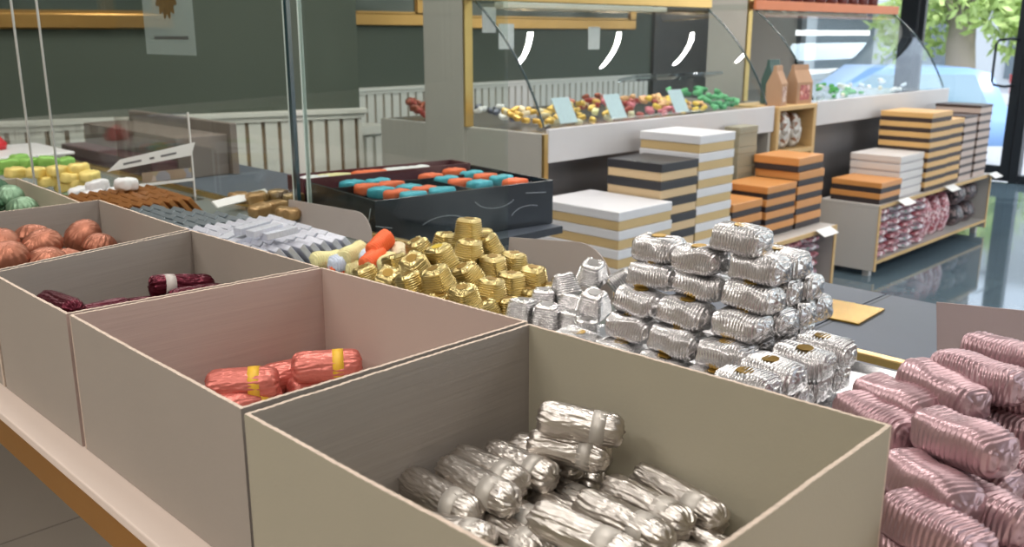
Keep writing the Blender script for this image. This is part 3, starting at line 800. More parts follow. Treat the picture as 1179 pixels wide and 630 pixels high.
# ================================================================== NEAR COUNTER
ZT = .99
t = thing('serving_table', 'cream topped table with brass frame carrying the cardboard boxes', 'table', (.31, 1.0, 0))
obj('table_top', BM((0, .385, -2.2, 3.2, ZT - .012, ZT), bev=.002), cream_top, t)
obj('rail', BM((.004, .03, -2.2, 3.2, ZT - .055, ZT - .0125)), brass_dark, t)
for y in (-1.2, -.195, 2.6):
    obj('leg', BM((.012, .04, y, y + .03, 0, ZT - .0125)), brass_dark, t)
    obj('leg', BM((.34, .37, y, y + .03, 0, ZT - .0125)), brass_dark, t)

t = thing('display_counter', 'grey glass-topped counter with gilt front trim under the sweet piles', 'counter', (.70, 1.0, 0))
obj('deck', BM((0, .572, -2.2, 3.6, ZT - .03, ZT - .006)), deck_m, t)
obj('body', BM((.36, .56, -2.19, 3.59, .1, ZT - .03)), laminate, t)
obj('kick_board', BM((.40, .50, -2.15, 3.55, 0, .1)), kick_grey, t)
obj('front_trim', BM((.573, .592, -2.2, 3.6, ZT - .03, ZT + .006), bev=.002), brass, t)

stone = tiles('ledge_tile', (92, 99, 111), (40, 42, 46), .9, .5, .005, .12, .3, off=(.1, -.0, 0))
t = thing('counter_ledge', 'grey stone customer ledge carrying the small brass plate', 'ledge', (1.302, .73, .94))
obj('stone_top', BM((0, .51, -2.0, .008, -.02, 0)), stone, t); obj('stone_top', BM((0, .51, .012, .42, -.02, 0)), stone, t)
obj('ledge_front', BM((.04, .46, -1.98, .40, -.94, -.02)), kick_grey, t)
obj('edge_gap', BM((-.008, -.0005, -2.0, .42, -.03, .012)), black_metal, t)
t = thing('counter_ledge', 'grey stone ledge carrying the large glossy black sweet box', 'ledge', (1.302, 1.665, .94))
obj('stone_top', BM((0, .56, 0, 2.4, -.02, 0)), stone, t); obj('ledge_front', BM((.04, .46, .02, 2.38, -.94, -.02)), kick_grey, t)
bm = bmesh.new(); box(bm, -.062, .062, -.058, .058, 0, .004, .001)
o = obj('brass_plate', bm, mat('brass_mirror', (200, 160, 82), .22, 1., var=.2, vscale=14), None, False, (1.628, .745, .941), (0, 0, rad(3))); tag(o, 'small square brass plate lying on the grey stone ledge', 'plate')

# ------------------------------------------------------------------ cardboard boxes
def carton(label, pts, zt, ms, flute):
    """pts: front-right, front-left, back-left, back-right corners (x, y) at the rim; open tray of four panels and a bottom"""
    cx = sum(p[0] for p in pts) / 4; cy = sum(p[1] for p in pts) / 4
    t = thing('cardboard_box', label, 'cardboard box', (cx, cy, ZT + .0005))
    Z0, H, T = .0, zt - ZT - .0005, .0036
    def panel(name, a, b, out, m):
        a, b = Vector(a + (0,)) - Vector((cx, cy, 0)), Vector(b + (0,)) - Vector((cx, cy, 0))
        d = (b - a).normalized(); n = Vector((d.y, -d.x, 0)) * (1 if out else -1)
        bm = bmesh.new(); N = 80
        # slightly bowed panel with a softly waved rim, finely toothed like cut corrugated board
        L = (b - a).length; fr = []
        for side in (0, 1):
            rows = []
            for j in range(9):
                v = j / 8; row = []
                for i in range(N + 1):
                    u = i / N
                    bow = .004 * math.sin(PI * u) * v * noise.noise(Vector((u * 2, cx * 9, cy * 7)))
                    z = H * v + (.0006 * noise.noise(Vector((u * 22, cy * 5, 3))) + .0004 * (i % 2) if j == 8 else 0)
                    row.append(bm.verts.new(a + d * (L * u) + n * (T * (side - 1) + bow) + Vector((0, 0, z))))
                rows.append(row)
            fr.append(rows)
        for side in (0, 1):
            R = fr[side]
            for j in range(8):
                for i in range(N):
                    q = (R[j][i], R[j][i + 1], R[j + 1][i + 1], R[j + 1][i]); f = bm.faces.new(q if side else q[::-1])
        A, B = fr
        for i in range(N):
            f = bm.faces.new((B[8][i], B[8][i + 1], A[8][i + 1], A[8][i])); f.material_index = 1
            bm.faces.new((A[0][i], A[0][i + 1], B[0][i + 1], B[0][i]))
        for j in range(8):
            bm.faces.new((A[j][0], B[j][0], B[j + 1][0], A[j + 1][0])).material_index = 1; bm.faces.new((B[j][N], A[j][N], A[j + 1][N], B[j + 1][N])).material_index = 1
        bmesh.ops.recalc_face_normals(bm, faces=bm.faces[:])
        o = obj(name, bm, m, t); o.data.materials.append(card_edge)
    fr_, fl, bl, br = pts
    panel('front_panel', fl, fr_, True, ms[0]); panel('back_panel', br, bl, True, ms[1])
    panel('side_panel', bl, fl, True, ms[2]); panel('side_panel', fr_, br, True, ms[3])
    bm = bmesh.new(); prism(bm, [(p[0] - cx + (.005 if p[0] < cx else -.005), p[1] - cy + (.005 if p[1] < cy else -.005), 0) for p in pts], (0, 0, .004)); obj('bottom', bm, ms[1], t)
    return t

ZR = 1.15
def rim(px, py): q = atz(px, py, ZR); return (q.x, q.y)
A_fl, A_bl, A_br = rim(281, 477), rim(609, 373), rim(1027, 490)
A_fr = (A_fl[0] + .002, .262)
carton('cardboard box of silver rolls, at the corner by the mauve pile', [A_fr, A_fl, A_bl, A_br], ZR, (card_beige, card_beige, card_grey, card_beige), 0)
carton('pinkish cardboard box holding coral rolls with yellow bands', [(.345, .662), (.345, 1.036), (.664, 1.020), (.686, .662)], ZR, (card_warm, card_pink, card_pink_fluted, card_grey), 0)
carton('grey cardboard box holding a few burgundy rolls', [(.344, 1.043), (.343, 1.30), (.656, 1.372), (.664, 1.027)], ZR, (card_warm, card_warm, card_grey, card_pink_fluted), 0)
carton('cardboard box of ribbed copper domes', [(.343, 1.308), (.345, 1.76), (.664, 1.755), (.656, 1.381)], ZR, (card_warm, card_warm, card_grey, card_grey), 0)
carton('shallow cardboard box of dark green ribbed sweets', [(.345, 1.765), (.345, 2.21), (.665, 2.214), (.643, 1.765)], 1.142, (card_beige, card_beige, card_beige, card_grey), 0)

# ------------------------------------------------------------------ rolls in the boxes
def rolls(pile, name_desc, L, R, foil, bandm, bx, items, group, seed, name='foil_roll', ex=None):
    ms = []
    for s in range(3):
        me = foil_roll(L, R, seed + s * 3.3); me.materials.append(foil); ms.append(me)
    made = []
    bme = band_mesh(bx - .008, bx + .008, R + .0016); bme.materials.append(bandm)
    for i, (a, b, za, zb, lb) in enumerate(items):
        A = Vector(a) if len(a) == 3 else atz(a[0], a[1], za); B = Vector(b) if len(b) == 3 else atz(b[0], b[1], zb)
        if name_desc: A, B = name_desc(a), name_desc(b)
        c = (A + B) / 2; d = (B - A)
        yaw = math.atan2(d.y, d.x); pit = -math.atan2(d.z, math.hypot(d.x, d.y))
        o = thing(name, lb, 'sweet', c, (random.Random(i).random() * 6, pit, yaw), group)
        o.rotation_mode = 'XYZ'
        w = obj('wrapper', ms[i % 3], None, o)
        if not name_desc or i == 0: obj('paper_band', bme, None, o)
        s = d.length / L
        o.scale = (min(1.15, max(.85, s)), 1, 1); made.append(o)
    return made

R0_ = .0155
rl = 'silver foil roll with grey band, '
items = [
    ((619, 484), (714, 503), 1.088, 1.080, rl + 'topmost, against the back panel'),
    ((606, 512), (697, 533), 1.058, 1.054, rl + 'just under the topmost one'),
    ((583, 521), (669, 547), 1.034, 1.032, rl + 'second below the topmost one'),
    ((556, 520), (631, 553), 1.047, 1.045, rl + 'third below the topmost one'),
    ((520, 528), (600, 562), 1.042, 1.042, rl + 'fourth below the topmost one'),
    ((505, 543), (588, 587), 1.040, 1.040, rl + 'fifth below the topmost one'),
    ((470, 549), (553, 594), 1.034, 1.032, rl + 'lying against the table-side panel'),
    ((740, 548), (844, 606), 1.030, 1.030, rl + 'leaning alone along the back panel by the corner'),
    ((695, 566), (791, 616), 1.034, 1.034, rl + 'next to the lone one along the back panel'),
    ((668, 581), (772, 632), 1.037, 1.037, rl + 'between the bluish one and the back row'),
    ((615, 592), (735, 648), 1.050, 1.050, rl + 'bluish and bright, cut by the picture edge'),
    ((.655, .625, 1.013), (.655, .530, 1.013), 0, 0, rl + 'bottom layer, in the back corner'),
    ((.622, .600, 1.012), (.622, .505, 1.012), 0, 0, rl + 'bottom layer, end showing below the stacked ones'),
    ((.590, .560, 1.012), (.585, .462, 1.012), 0, 0, rl + 'bottom layer, before the stacked ones'),
    ((.556, .600, 1.012), (.556, .505, 1.012), 0, 0, rl + 'bottom layer, under the fourth one down'),
    ((.524, .575, 1.012), (.520, .480, 1.012), 0, 0, rl + 'bottom layer, under the fifth one down'),
    ((.490, .520, 1.012), (.494, .425, 1.012), 0, 0, rl + 'bottom layer, beside the bluish one'),
    ((.645, .420, 1.012), (.640, .322, 1.012), 0, 0, rl + 'bottom layer, at the corner by the lone one'),
    ((.606, .440, 1.012), (.606, .345, 1.012), 0, 0, rl + 'bottom layer, beneath the back row'),
    ((.560, .450, 1.012), (.560, .355, 1.012), 0, 0, rl + 'bottom layer, beneath the bluish one'),
    ((.458, .640, 1.012), (.458, .545, 1.012), 0, 0, rl + 'bottom layer, by the table-side panel'),
    ((.560, .375, 1.044), (.556, .290, 1.044), 0, 0, rl + 'upper layer, cut by the picture edge'),
    ((.470, .600, 1.020), (.500, .520, 1.026), 0, 0, rl + 'small glimpse by the front rim'),
]
made_a = rolls('a', '', .098, .0150, foil_roll_silver, band_silver, .022, items, 'silver rolls in the box', 1)

cl = 'coral foil roll with yellow band, '
items = [((236, 445), (312, 440), 1.036, 1.036, cl + 'broad band showing, by the front panel'),
         ((304, 440), (352, 430), 1.024, 1.024, cl + 'behind the broad banded one'),
         ((345, 426), (408, 422), 1.046, 1.046, cl + 'topmost, against the back panel'),
         ((330, 446), (388, 434), 1.013, 1.013, cl + 'low, before the topmost one'),
         ((270, 470), (325, 452), 1.013, 1.013, cl + 'low, before the broad banded one')]
made_b = rolls('b', '', .10, .019, foil_coral, band_yellow, .016, items, 'coral rolls', 5)
bl_ = 'burgundy foil roll, '
items = [((163, 328, 1.30), (236, 327, 1.285), 0, 0, bl_ + 'topmost with a pale band showing'),
         ((132, 344, 1.27), (190, 337, 1.27), 0, 0, bl_ + 'before the banded one'),
         ((82, 354, 1.24), (130, 344, 1.25), 0, 0, bl_ + 'by the front panel'),
         ((196, 342, 1.25), (250, 334, 1.25), 0, 0, bl_ + 'under the banded one, by the back panel'),
         ((62, 346, 1.27), (92, 356, 1.20), 0, 0, bl_ + 'half hidden at the front panel rim')]
made_c = rolls('c', lambda q: aty(q[0], q[1], q[2]) - Vector((0, 0, .004)), .10, .016, foil_burgundy, band_grey, -.020, items, 'burgundy rolls', 9)

relax(made_a, .0145, .033, (.352, .679, .275, .646, ZT + .0085))
relax(made_b, .0165, .031, (.354, .655, .674, 1.008, ZT + .0102))
relax(made_c, .0145, .033, (.352, .646, 1.054, 1.296, ZT + .0065))
cd = [shell_dome(.0285, .032, s) for s in range(3)]
for me in cd: me.materials.append(foil_copper)
cop = []; grn = []
for i, (px, py, y, lb, tl) in enumerate(((103, 266, 1.66, 'highest, by the back panel', (.5, -.5, .4)), (52, 277, 1.62, 'in the middle, flattest', (.5, -.3, .2)), (10, 275, 1.64, 'at the picture edge, upper', (.3, -.4, 1.1)), (36, 268, 1.69, 'behind the flattest one', (.4, .1, 2.1)),
                                 (78, 283, 1.60, 'between the flattest and the highest', (.3, -.5, 2.7)), (98, 282, 1.61, 'beneath the highest one', (.3, .2, .9)), (16, 290, 1.56, 'at the picture edge, lower', (.3, -.2, .4)), (124, 279, 1.64, 'low, beside the back panel', (.3, .3, 1.9)), (48, 292, 1.57, 'low, in the middle', (.4, 0, .2)))):
    c = aty(px, py, y); c.z -= .018
    o = obj('copper_dome', cd[i % 3], None, None, False, c, tl); cop.append(o); tag(o, 'ribbed copper foil dome sweet, ' + lb, 'sweet', 'copper domes')
# support layer of copper domes under the visible ones
for i, (px, py, y, lb) in enumerate(((6, 218, 2.10, 'by the picture edge'), (17, 224, 2.08, 'striped pale, in the middle'), (30, 222, 2.12, 'behind the striped one'), (40, 229, 2.06, 'by the cardboard panel'), (4, 231, 2.05, 'lowest at the picture edge'), (26, 233, 2.04, 'lowest, beside the panel'))):
    c = aty(px, py, y); c.z -= .015
    me = cd[i % 3].copy(); me.materials.clear(); me.materials.append(foil_dkgreen if i % 2 else mat('foil_deepgreen', (62, 96, 70), .45, .5))
    o = obj('green_dome', me, None, None, False, c, (.2, -.2, i)); grn.append(o); tag(o, 'ribbed dark green foil sweet, ' + lb, 'sweet', 'dark green sweets')

relax(cop, .0262, .006, (.355, .650, 1.39, 1.745, ZT + .004), .014)
relax(grn, .0232, .006, (.358, .630, 1.785, 2.18, ZT + .004), .014)
# ------------------------------------------------------------------ big silver pile on its tray
def tray(name, label, x0, x1, y0, y1, z, m, h=.012, lip=.012):
    t = thing(name, label, 'tray', ((x0 + x1) / 2, (y0 + y1) / 2, z))
    w, d = (x1 - x0) / 2, (y1 - y0) / 2; r = .03
    def ring(w, d, z, r):
        return [(sx * (w - r) + r * math.cos(a), sy * (d - r) + r * math.sin(a), z) for sx, sy, a0 in ((1, 1, 0), (-1, 1, 90), (-1, -1, 180), (1, -1, 270)) for a in (rad(a0 + q * 18) for q in range(6))]
    rows = [ring(w - lip, d - lip, .0, r), ring(w - lip * .4, d - lip * .4, h, r), ring(w, d, h + .001, r), ring(w, d, h - .002, r), ring(w - lip * .3, d - lip * .3, h - .003, r), ring(w - lip * .8, d - lip * .8, -.0, r)]
    bm = bmesh.new(); R = [[bm.verts.new(p) for p in q] for q in rows]; n = len(R[0])
    for a, b in zip(R, R[1:]):
        for k in range(n): bm.faces.new((a[k], a[(k + 1) % n], b[(k + 1) % n], b[k]))
    bm.faces.new(R[0]); bmesh.ops.recalc_face_normals(bm, faces=bm.faces[:])
    obj('tray_body', bm, m, t, False)
    return t
tray('metal_tray', 'steel tray with rolled rim under the big silver pile', .76, 1.232, .435, .90, ZT - .004, steel)
tray('white_tray', 'white tray under the mauve pile', .70, 1.225, -.06, .415, ZT - .004, white_tray)

SIL = [pleated_bar(.076, .051, .0355, .0046, .0016, s, ex=3.6, taper=.15) for s in range(5)]
for me in SIL: me.materials.append(foil_silver)
seal = disc_mesh(.0105, .0); seal.materials.append(seal_gold)
def silver_bar(k, x, y, z, yaw, lb, group, rnd, tilt=0, seal_on=True, meshes=SIL, top=.0362, cat='sweet', name='foil_chocolate'):
    o = thing(name, lb, cat, (x, y, z), (rnd.uniform(-.04, .04) + tilt, rnd.uniform(-.05, .05), yaw), group)
    w = obj('wrapper', meshes[k % len(meshes)], None, o)
    if rnd.random() < .5: w.rotation_euler = (0, 0, PI)
    if seal_on: obj('round_seal', seal, None, o, False, (rnd.uniform(-.006, .006), rnd.uniform(-.003, .003), top))
    return o

rnd = random.Random(11)
TIER = .0352; ZB = ZT + .002
big = {0: ([.985, 1.037, 1.09, 1.142, 1.192], [.614, .690, .768, .846]), 1: ([1.012, 1.064, 1.116, 1.168], [.611, .688, .768]), 2: ([1.034, 1.086, 1.138, 1.186], [.603, .687, .767]),
       3: ([1.058, 1.110, 1.158], [.605, .686, .763]), 4: ([1.075, 1.128], [.610, .692, .768]), 5: ([1.070], [.640])}
rowname = ['box-wall row', 'second row back', 'third row back', 'fourth row back', 'rearmost row']
i = 0
for k, (xs, ys) in big.items():
    for r, x in enumerate(xs):
        for c, y in enumerate(ys):
            if r > 0 and c > 0 and k < 3: continue            # the pile's inside
            if k == 4 and r == 1 and c > 0: continue
            if k == 4 and c == 1: x_ = x - .018
            else: x_ = x
            lay = 'topmost layer' if k == 5 else f'{ORD[k]} layer'
            lb = f'silver chocolate, big pile, {lay}, {rowname[r]}' + (f', {ORD[c]} from mauve pile' if len(ys) > 1 else '')
            silver_bar(i, x_ + rnd.uniform(-.004, .004), y + rnd.uniform(-.004, .004), ZB + k * TIER, PI / 2 + rnd.uniform(-.10, .10), lb, 'big silver pile', rnd); i += 1
low = {0: [.905, .960, 1.013, 1.066, 1.12], 1: [.928, .990, 1.055, 1.118]}
for k, xs in low.items():
    for r, x in enumerate(xs):
        lb = f'silver chocolate, low step beside mauve pile, {ORD[k]} layer, {ORD[r]} from box wall'
        silver_bar(i, x + rnd.uniform(-.003, .003), (.534, .530)[k] + rnd.uniform(-.004, .004), ZB + k * TIER, PI / 2 + rnd.uniform(-.08, .08), lb, 'low silver step', rnd); i += 1

# small silver cubes between the gold and big silver piles
cups = []
SC = [pleated_cup(.047, .040, .0038, .0014, 40 + s) for s in range(3)]
for me in SC: me.materials.append(foil_silver)
seal_s = mat('seal_grey', (150, 148, 146), .4, .8)
ss = disc_mesh(.010, 0); ss.materials.append(seal_s)
for j, (px, py, z, tl, lb) in enumerate(((681, 310, 1.056, (.2, -.3, .3), 'highest, leaning'), (706, 320, 1.050, (.9, .2, .8), 'tipped on its side by the big pile'), (683, 346, 1.045, (.15, -.2, .2), 'large upright one before the highest'), (652, 330, 1.050, (-.2, .6, .9), 'tilted over by the curved card'),
                                    (606, 358, 1.026, (0, .1, .2), 'first beside the gold pile'), (629, 363, 1.022, (.05, 0, .5), 'second beside the gold pile'), (652, 370, 1.015, (0, .1, .1), 'by the box wall'), (629, 343, 1.030, (0, 0, .7), 'behind the first two'), (655, 352, 1.026, (.1, .3, .4), 'in the middle, half hidden'), (672, 380, 1.012, (.1, 0, .9), 'lowest, beside the big pile'))):
    c = atz(px, py, z); c.z = max(z - .022, ZT + .001)
    o = thing('foil_chocolate', 'small ribbed silver chocolate with grey seal, ' + lb, 'sweet', c, tl, 'small silver chocolates'); cups.append(o)
    obj('wrapper', SC[j % 3], None, o); obj('round_seal', ss, None, o, False, (0, 0, .0398))

# ------------------------------------------------------------------ gold pile
GC = [pleated_cup(.0485, .043, .0038, .0013, 60 + s) for s in range(4)]
for me in GC: me.materials.append(foil_gold)
gs = disc_mesh(.0095, 0); gs.materials.append(mat('seal_dull_gold', (150, 120, 60), .5, .8))
GL = .0425
def zc(k): return ZT + .022 + GL * k
gold = [
    (539, 265, 2.25, 0, 'topmost of the pile'),
    (538, 290, 1.6, 0, 'right under the topmost one'), (566, 284, 1.5, 1, 'high up, on the curved card side'), (513, 281, 1.35, 0, 'high up behind, half hidden'), (511, 296, 1.7, 1, 'with a bright yellow seal, high up'), (487, 287, 1.2, 1, 'behind the leaning one'), (482, 303, 1.5, 2, 'leaning out toward the orange sweets'),
    (590, 304, .9, 0, 'upper one beside the curved card'), (567, 308, 1.0, 0, 'second step down, card side'), (543, 317, 1.15, 1, 'in the centre of the face'), (509, 324, 1.2, 1, 'below the yellow sealed one'),
    (615, 323, .5, 0, 'against the curved card'), (589, 329, .55, 0, 'third step down, card side'), (564, 337, .65, 0, 'low, centre of the face'), (536, 343, .75, 1, 'low, by the box wall'), (480, 328, .95, 1, 'low, toward the striped sweets'),
    (582, 356, .0, 0, 'lowest, centre, at the box wall'), (560, 358, .1, 1, 'lowest, peeping over the box wall'), (607, 344, .0, 0, 'lowest, beside the small silver ones'), (629, 338, .0, 0, 'lowest, half behind the small silver ones'), (512, 345, .55, 1, 'only its top over the box wall'),
    (450, 319, .6, 2, 'outlying, beside the lemon sweets'), (459, 307, .75, 1, 'outlying, behind the lemon sweets'), (428, 318, .5, 1, 'furthest out along the box wall'.replace('furthest', 'far')), (553, 276, 1.35, 0, 'sliver showing behind the topmost one'),
]
rnd = random.Random(5)
for j, (px, py, k, tl, lb) in enumerate(gold):
    c = atz(px, py, zc(k)); c.z = max(c.z - .021, ZT + .001)
    tilt = (rnd.uniform(-.10, .10), rnd.uniform(-.10, .10)) if tl == 0 else ((rnd.uniform(-.3, .1), rnd.uniform(-.35, .0)) if tl == 1 else (.25, -.55))
    o = thing('foil_chocolate', 'ribbed gold foil chocolate, ' + lb, 'sweet', c, (tilt[0], tilt[1], rnd.uniform(-.25, .35)), 'gold chocolates'); cups.append(o)
    obj('wrapper', GC[j % 4], None, o)
    sd = obj('round_seal', gs, None, o, False, (0, 0, .0428))
    if 'yellow' in lb and 'with' in lb:
        m2 = gs.copy(); m2.materials.clear(); m2.materials.append(mat('seal_yellow', (226, 196, 60), .4, .5)); sd.data = m2; sd['label'] = 'bright yellow seal'

relax(cups, .0205, 0., (.70, 1.232, .80, 1.42, ZT - .004), .021, 40)
# ------------------------------------------------------------------ mauve pile
MV = [pleated_bar(.094, .046, .040, .0056, .0010, 80 + s, taper=.04, ex=3.6) for s in range(5)]
for me in MV: me.materials.append(foil_mauve)
mauve = [ # photo centre, centre height, yaw (deg), tilt
    (1150, 420, 1.112, 80), (1112, 437, 1.108, 75), (1085, 452, 1.098, 72), (1050, 462, 1.085, 70), (1035, 486, 1.070, 62), (1083, 470, 1.085, 66), (1170, 447, 1.078, 80), (1140, 440, 1.104, 78),
    (1110, 508, 1.094, 62), (1160, 470, 1.066, 72), (1060, 498, 1.062, 70), (1150, 495, 1.06, 75), (1175, 505, 1.040, 60), (1045, 522, 1.052, 76), (1100, 545, 1.050, 72), (1160, 540, 1.036, 66), (1062, 567, 1.060, 66), (1130, 588, 1.046, 70), (1172, 570, 1.020, 60),
    (1030, 560, 1.02, 80), (1085, 608, 1.052, 68), (1160, 618, 1.026, 70), (1035, 602, 1.016, 75), (1040, 635, 1.02, 66), (1125, 640, 1.012, 72), (1020, 478, 1.050, 74), (1178, 536, 1.03, 70)]
order = sorted(range(len(mauve)), key=lambda i: mauve[i][1])
names = {}
for n_, i in enumerate(order): names[i] = n_
rnd = random.Random(21); mv_ = []
for i, (px, py, z, yw) in enumerate(mauve):
    n_ = names[i]
    row = ['top row under the standing card', 'second row down', 'third row down', 'fourth row down', 'fifth row down', 'lowest row'][min(5, n_ // 5)]
    mates = [j for j in order if names[j] // 5 == n_ // 5 or (n_ // 5 >= 5 and names[j] // 5 >= 5)]
    mates.sort(key=lambda j: mauve[j][0]); pos = mates.index(i)
    lb = f'ribbed mauve foil bar, {row}, {ORD[pos]} from the silver box'
    c = atz(px, py, z); c.z = max(z - .02, ZT + .002)
    mv_.append(silver_bar(i, c.x, c.y, c.z, rad(yw) + rnd.uniform(-.12, .12), lb, 'mauve bars', rnd, rnd.uniform(-.12, .12), False, MV))

relax(mv_, .0186, .028, (.705, 1.232, -.10, .432, ZT + .004), .020)
# ------------------------------------------------------------------ card dividers standing behind the piles
def card(label, pts, m, bend=0., x=1.22, lean=0.):
    """thin sheet with an outline in the x = const plane, bowed and leaning"""
    bm = bmesh.new()
    zmin = min(p[1] for p in pts)
    a = [bm.verts.new((x + lean * (z - zmin) + bend * ((y - pts[0][0]) ** 2), y, z)) for y, z in pts]
    f = bm.faces.new(a)
    bmesh.ops.triangulate(bm, faces=[f]); bmesh.ops.subdivide_edges(bm, edges=bm.edges[:], cuts=2, use_grid_fill=True)
    r = bmesh.ops.extrude_face_region(bm, geom=bm.faces[:])
    for v in r['geom']:
        if isinstance(v, bmesh.types.BMVert): v.co.x += .0025
    bmesh.ops.recalc_face_normals(bm, faces=bm.faces[:])
    o = obj('card_divider', bm, m); tag(o, label, 'card divider'); return o

def rounded(y0, z0, y1, z1, r, drop_to):
    pts = [(y0, z0), (y0, drop_to)]
    r = min(r, z1 - drop_to - .003)
    pts += [(y1, drop_to)]
    pts += [(y1 + r - r * math.cos(a), z1 - r + r * math.sin(a)) for a in (rad(q) for q in range(0, 91, 9))]
    return pts
card_tan = mat('divider_card', (166, 156, 150), .8, var=.04)
q0, q1 = atx(583, 274, 1.235), atx(690, 318, 1.235)
card('tan card with rounded corner standing between the gold and silver piles', rounded(q0.y, q0.z, q1.y - .03, q0.z + .018, .085, ZT - .003), card_tan, 0, 1.235, .10)
q0, q1 = atx(330, 230, 1.235), atx(425, 285, 1.235)
card('tan card with rounded corner standing behind the white striped sticks', rounded(q0.y, q0.z, q1.y - .01, q0.z + .008, .10, ZT - .003), card_tan, 0, 1.235, .10)
q0, q1 = atx(1078, 348, 1.245), atx(1179, 358, 1.245)
card('large pinkish tan card standing upright behind the mauve pile', [(q0.y, q0.z), (q0.y - .014, ZT + .0), (-.2, ZT + .0), (-.2, q1.z + .002), (q1.y, q1.z)], mat('divider_card_pink', (160, 144, 144), .8, var=.04), 0, 1.245, .0)

# ------------------------------------------------------------------ striped sweets beside the gold pile
def ribbed_sweet(seed): return pleated_bar(.062, .034, .034, .0050, .0013, seed, nx=110, nt=24, ex=2.4, taper=0)
RS = {m.name: ribbed_sweet(100 + i) for i, m in enumerate((wrap_orange, wrap_lemon, wrap_cream, wrap_ice, wrap_white))}
for k_, me in RS.items(): me.materials.append(MATS[k_])
for (px, py, z, yw, pt, mn, lb) in ((440, 280, 1.062, 15, -.35, 'wrap_orange', 'topmost orange one'), (431, 298, 1.040, 20, -.2, 'wrap_orange', 'orange one below the topmost'), (461, 292, 1.040, 60, 0, 'wrap_cream', 'cream one behind, by the gold pile'), (447, 303, 1.034, 45, 0, 'wrap_lemon', 'lemon one beside the gold pile'), (408, 291, 1.040, 15, -.2, 'wrap_lemon', 'lemon one before the striped sticks'),
                                (422, 297, 1.030, 70, 0, 'wrap_ice', 'pale blue one before the orange pair'), (376, 299, 1.024, -10, 0, 'wrap_lemon', 'lemon one by the corner of the boxes'), (396, 302, 1.024, 5, 0, 'wrap_ice', 'long pale blue one over the box corner'), (396, 309, 1.012, -5, 0, 'wrap_orange', 'orange one peeping over the box wall'), (414, 309, 1.012, -20, 0, 'wrap_lemon', 'lemon one over the box wall'),
                                (432, 312, 1.010, 0, 0, 'wrap_white', 'white one over the box wall'), (470, 296, 1.03, 20, 0, 'wrap_orange', 'orange one mostly hidden by gold ones'), (470, 310, 1.024, 40, 0, 'wrap_cream', 'cream one at the foot of the gold pile')):
    c = atz(px, py, z); c.z = max(z - .017, ZT + .001)
    o = obj('ribbed_sweet', RS[mn], None, None, False, c, (0, pt, rad(yw))); tag(o, f'ribbed sweet in plain wrap, {lb}', 'sweet', 'ribbed sweets')

# ------------------------------------------------------------------ leaning sticks: white, grey and brown rows
def stick(w, d, h, m, name='stick'):
    bm = BM((-w / 2, w / 2, -d / 2, d / 2, 0, h), bev=.0015)
    me = mesh_of(name, bm); me.materials.append(m); return me
st_w = mat('stick_white', (202, 204, 214), .4, .3, var=.25, vscale=90, stretch=(4, 1, 1)); st_g = mat('stick_grey', (140, 150, 156), .35, .6, var=.2, vscale=60); st_b = mat('stick_brown', (156, 104, 54), .4, .4, var=.2, vscale=60)
def stick_rows(m, name, desc, x0, y0, nx, ny, dx, dy, w, d, h, lean, group, where, zj=0., cut=None, yaw=0):
    me = stick(w, d, h, m, name); rnd = random.Random(len(desc))
    for r in range(ny):
        for c in range(nx):
            if cut and cut(r, c): continue
            o = obj(name, me, None, None, False, (x0 + c * dx + rnd.uniform(-.001, .001) + r * .004, y0 + r * dy, ZT + .004 + zj * r), (rnd.uniform(-.04, .04), lean, rnd.uniform(-.04, .04) + yaw))
            tag(o, f'{desc} stick, {ORD[r]} row from {where}, {ORD[c]} from the boxes', 'sweet', group)
stick_rows(st_w, 'wrapped_stick', 'white and blue wrapped', .80, 1.585, 13, 5, .0255, .066, .0125, .058, .066, rad(-38), 'white sticks', 'the ribbed sweets')
stick_rows(st_g, 'wrapped_stick', 'grey foil wrapped', .78, 1.93, 14, 5, .0255, .066, .0125, .058, .060, rad(-38), 'grey sticks', 'the white sticks', cut=lambda r, c: c > 12 - r)
stick_rows(st_b, 'wrapped_stick', 'caramel brown wrapped', .78, 2.28, 14, 4, .0255, .075, .0125, .066, .060, rad(-38), 'brown sticks', 'the grey sticks', cut=lambda r, c: c > 13)
me = stick(.075, .024, .014, st_w, 'wrapped_stick')
for i, (px, py, z, yw) in enumerate(((268, 272, 1.05, 30), (280, 276, 1.05, 20), (305, 265, 1.075, 10), (290, 262, 1.072, 12), (322, 268, 1.068, 5))):
    o = obj('wrapped_stick', me, None, None, False, atz(px, py, z) - Vector((0, 0, .007)), (0, -.05, rad(yw))); tag(o, f'white wrapped stick lying flat on the rows, {ORD[i]} from the cardboard corner', 'sweet', 'loose white sticks')
# gold-brown blocks, white, yellow and green sweets down the counter
def blocks(desc, cat, me_list, pts, group, nm):
    for i, (px, py, z, lb) in enumerate(pts):
        c = atz(px, py, z); c.z = max(z - .016, ZT + .001)
        rr = random.Random(i * 7 + len(desc))
        o = obj(nm, me_list[i % len(me_list)], None, None, False, c, (rr.uniform(-.1, .1), rr.uniform(-.15, .15), rr.uniform(-.5, .6))); tag(o, f'{desc}, {lb}', cat, group)
def withm(mes, m):
    out = []
    for me in mes:
        q = me.copy(); q.materials.clear(); q.materials.append(m); out.append(q)
    return out
BL = [lump(.062, .042, .032, 200 + s, 14, 20) for s in range(4)]
blocks('amber wrapped block', 'sweet', withm(BL, mat('wrap_amber', (168, 136, 92), .3, .5, var=.35, vscale=30)), [(275, 228, 1.016, 'first beyond the grey sticks'), (296, 228, 1.016, 'second beyond the grey sticks'), (320, 225, 1.016, 'behind, by the pane edge'), (331, 246, 1.016, 'beside the rounded card'), (318, 238, 1.016, 'in the middle'), (300, 242, 1.016, 'against the grey sticks'), (338, 229, 1.016, 'at the foot of the pane edge')], 'amber blocks', 'wrapped_block')
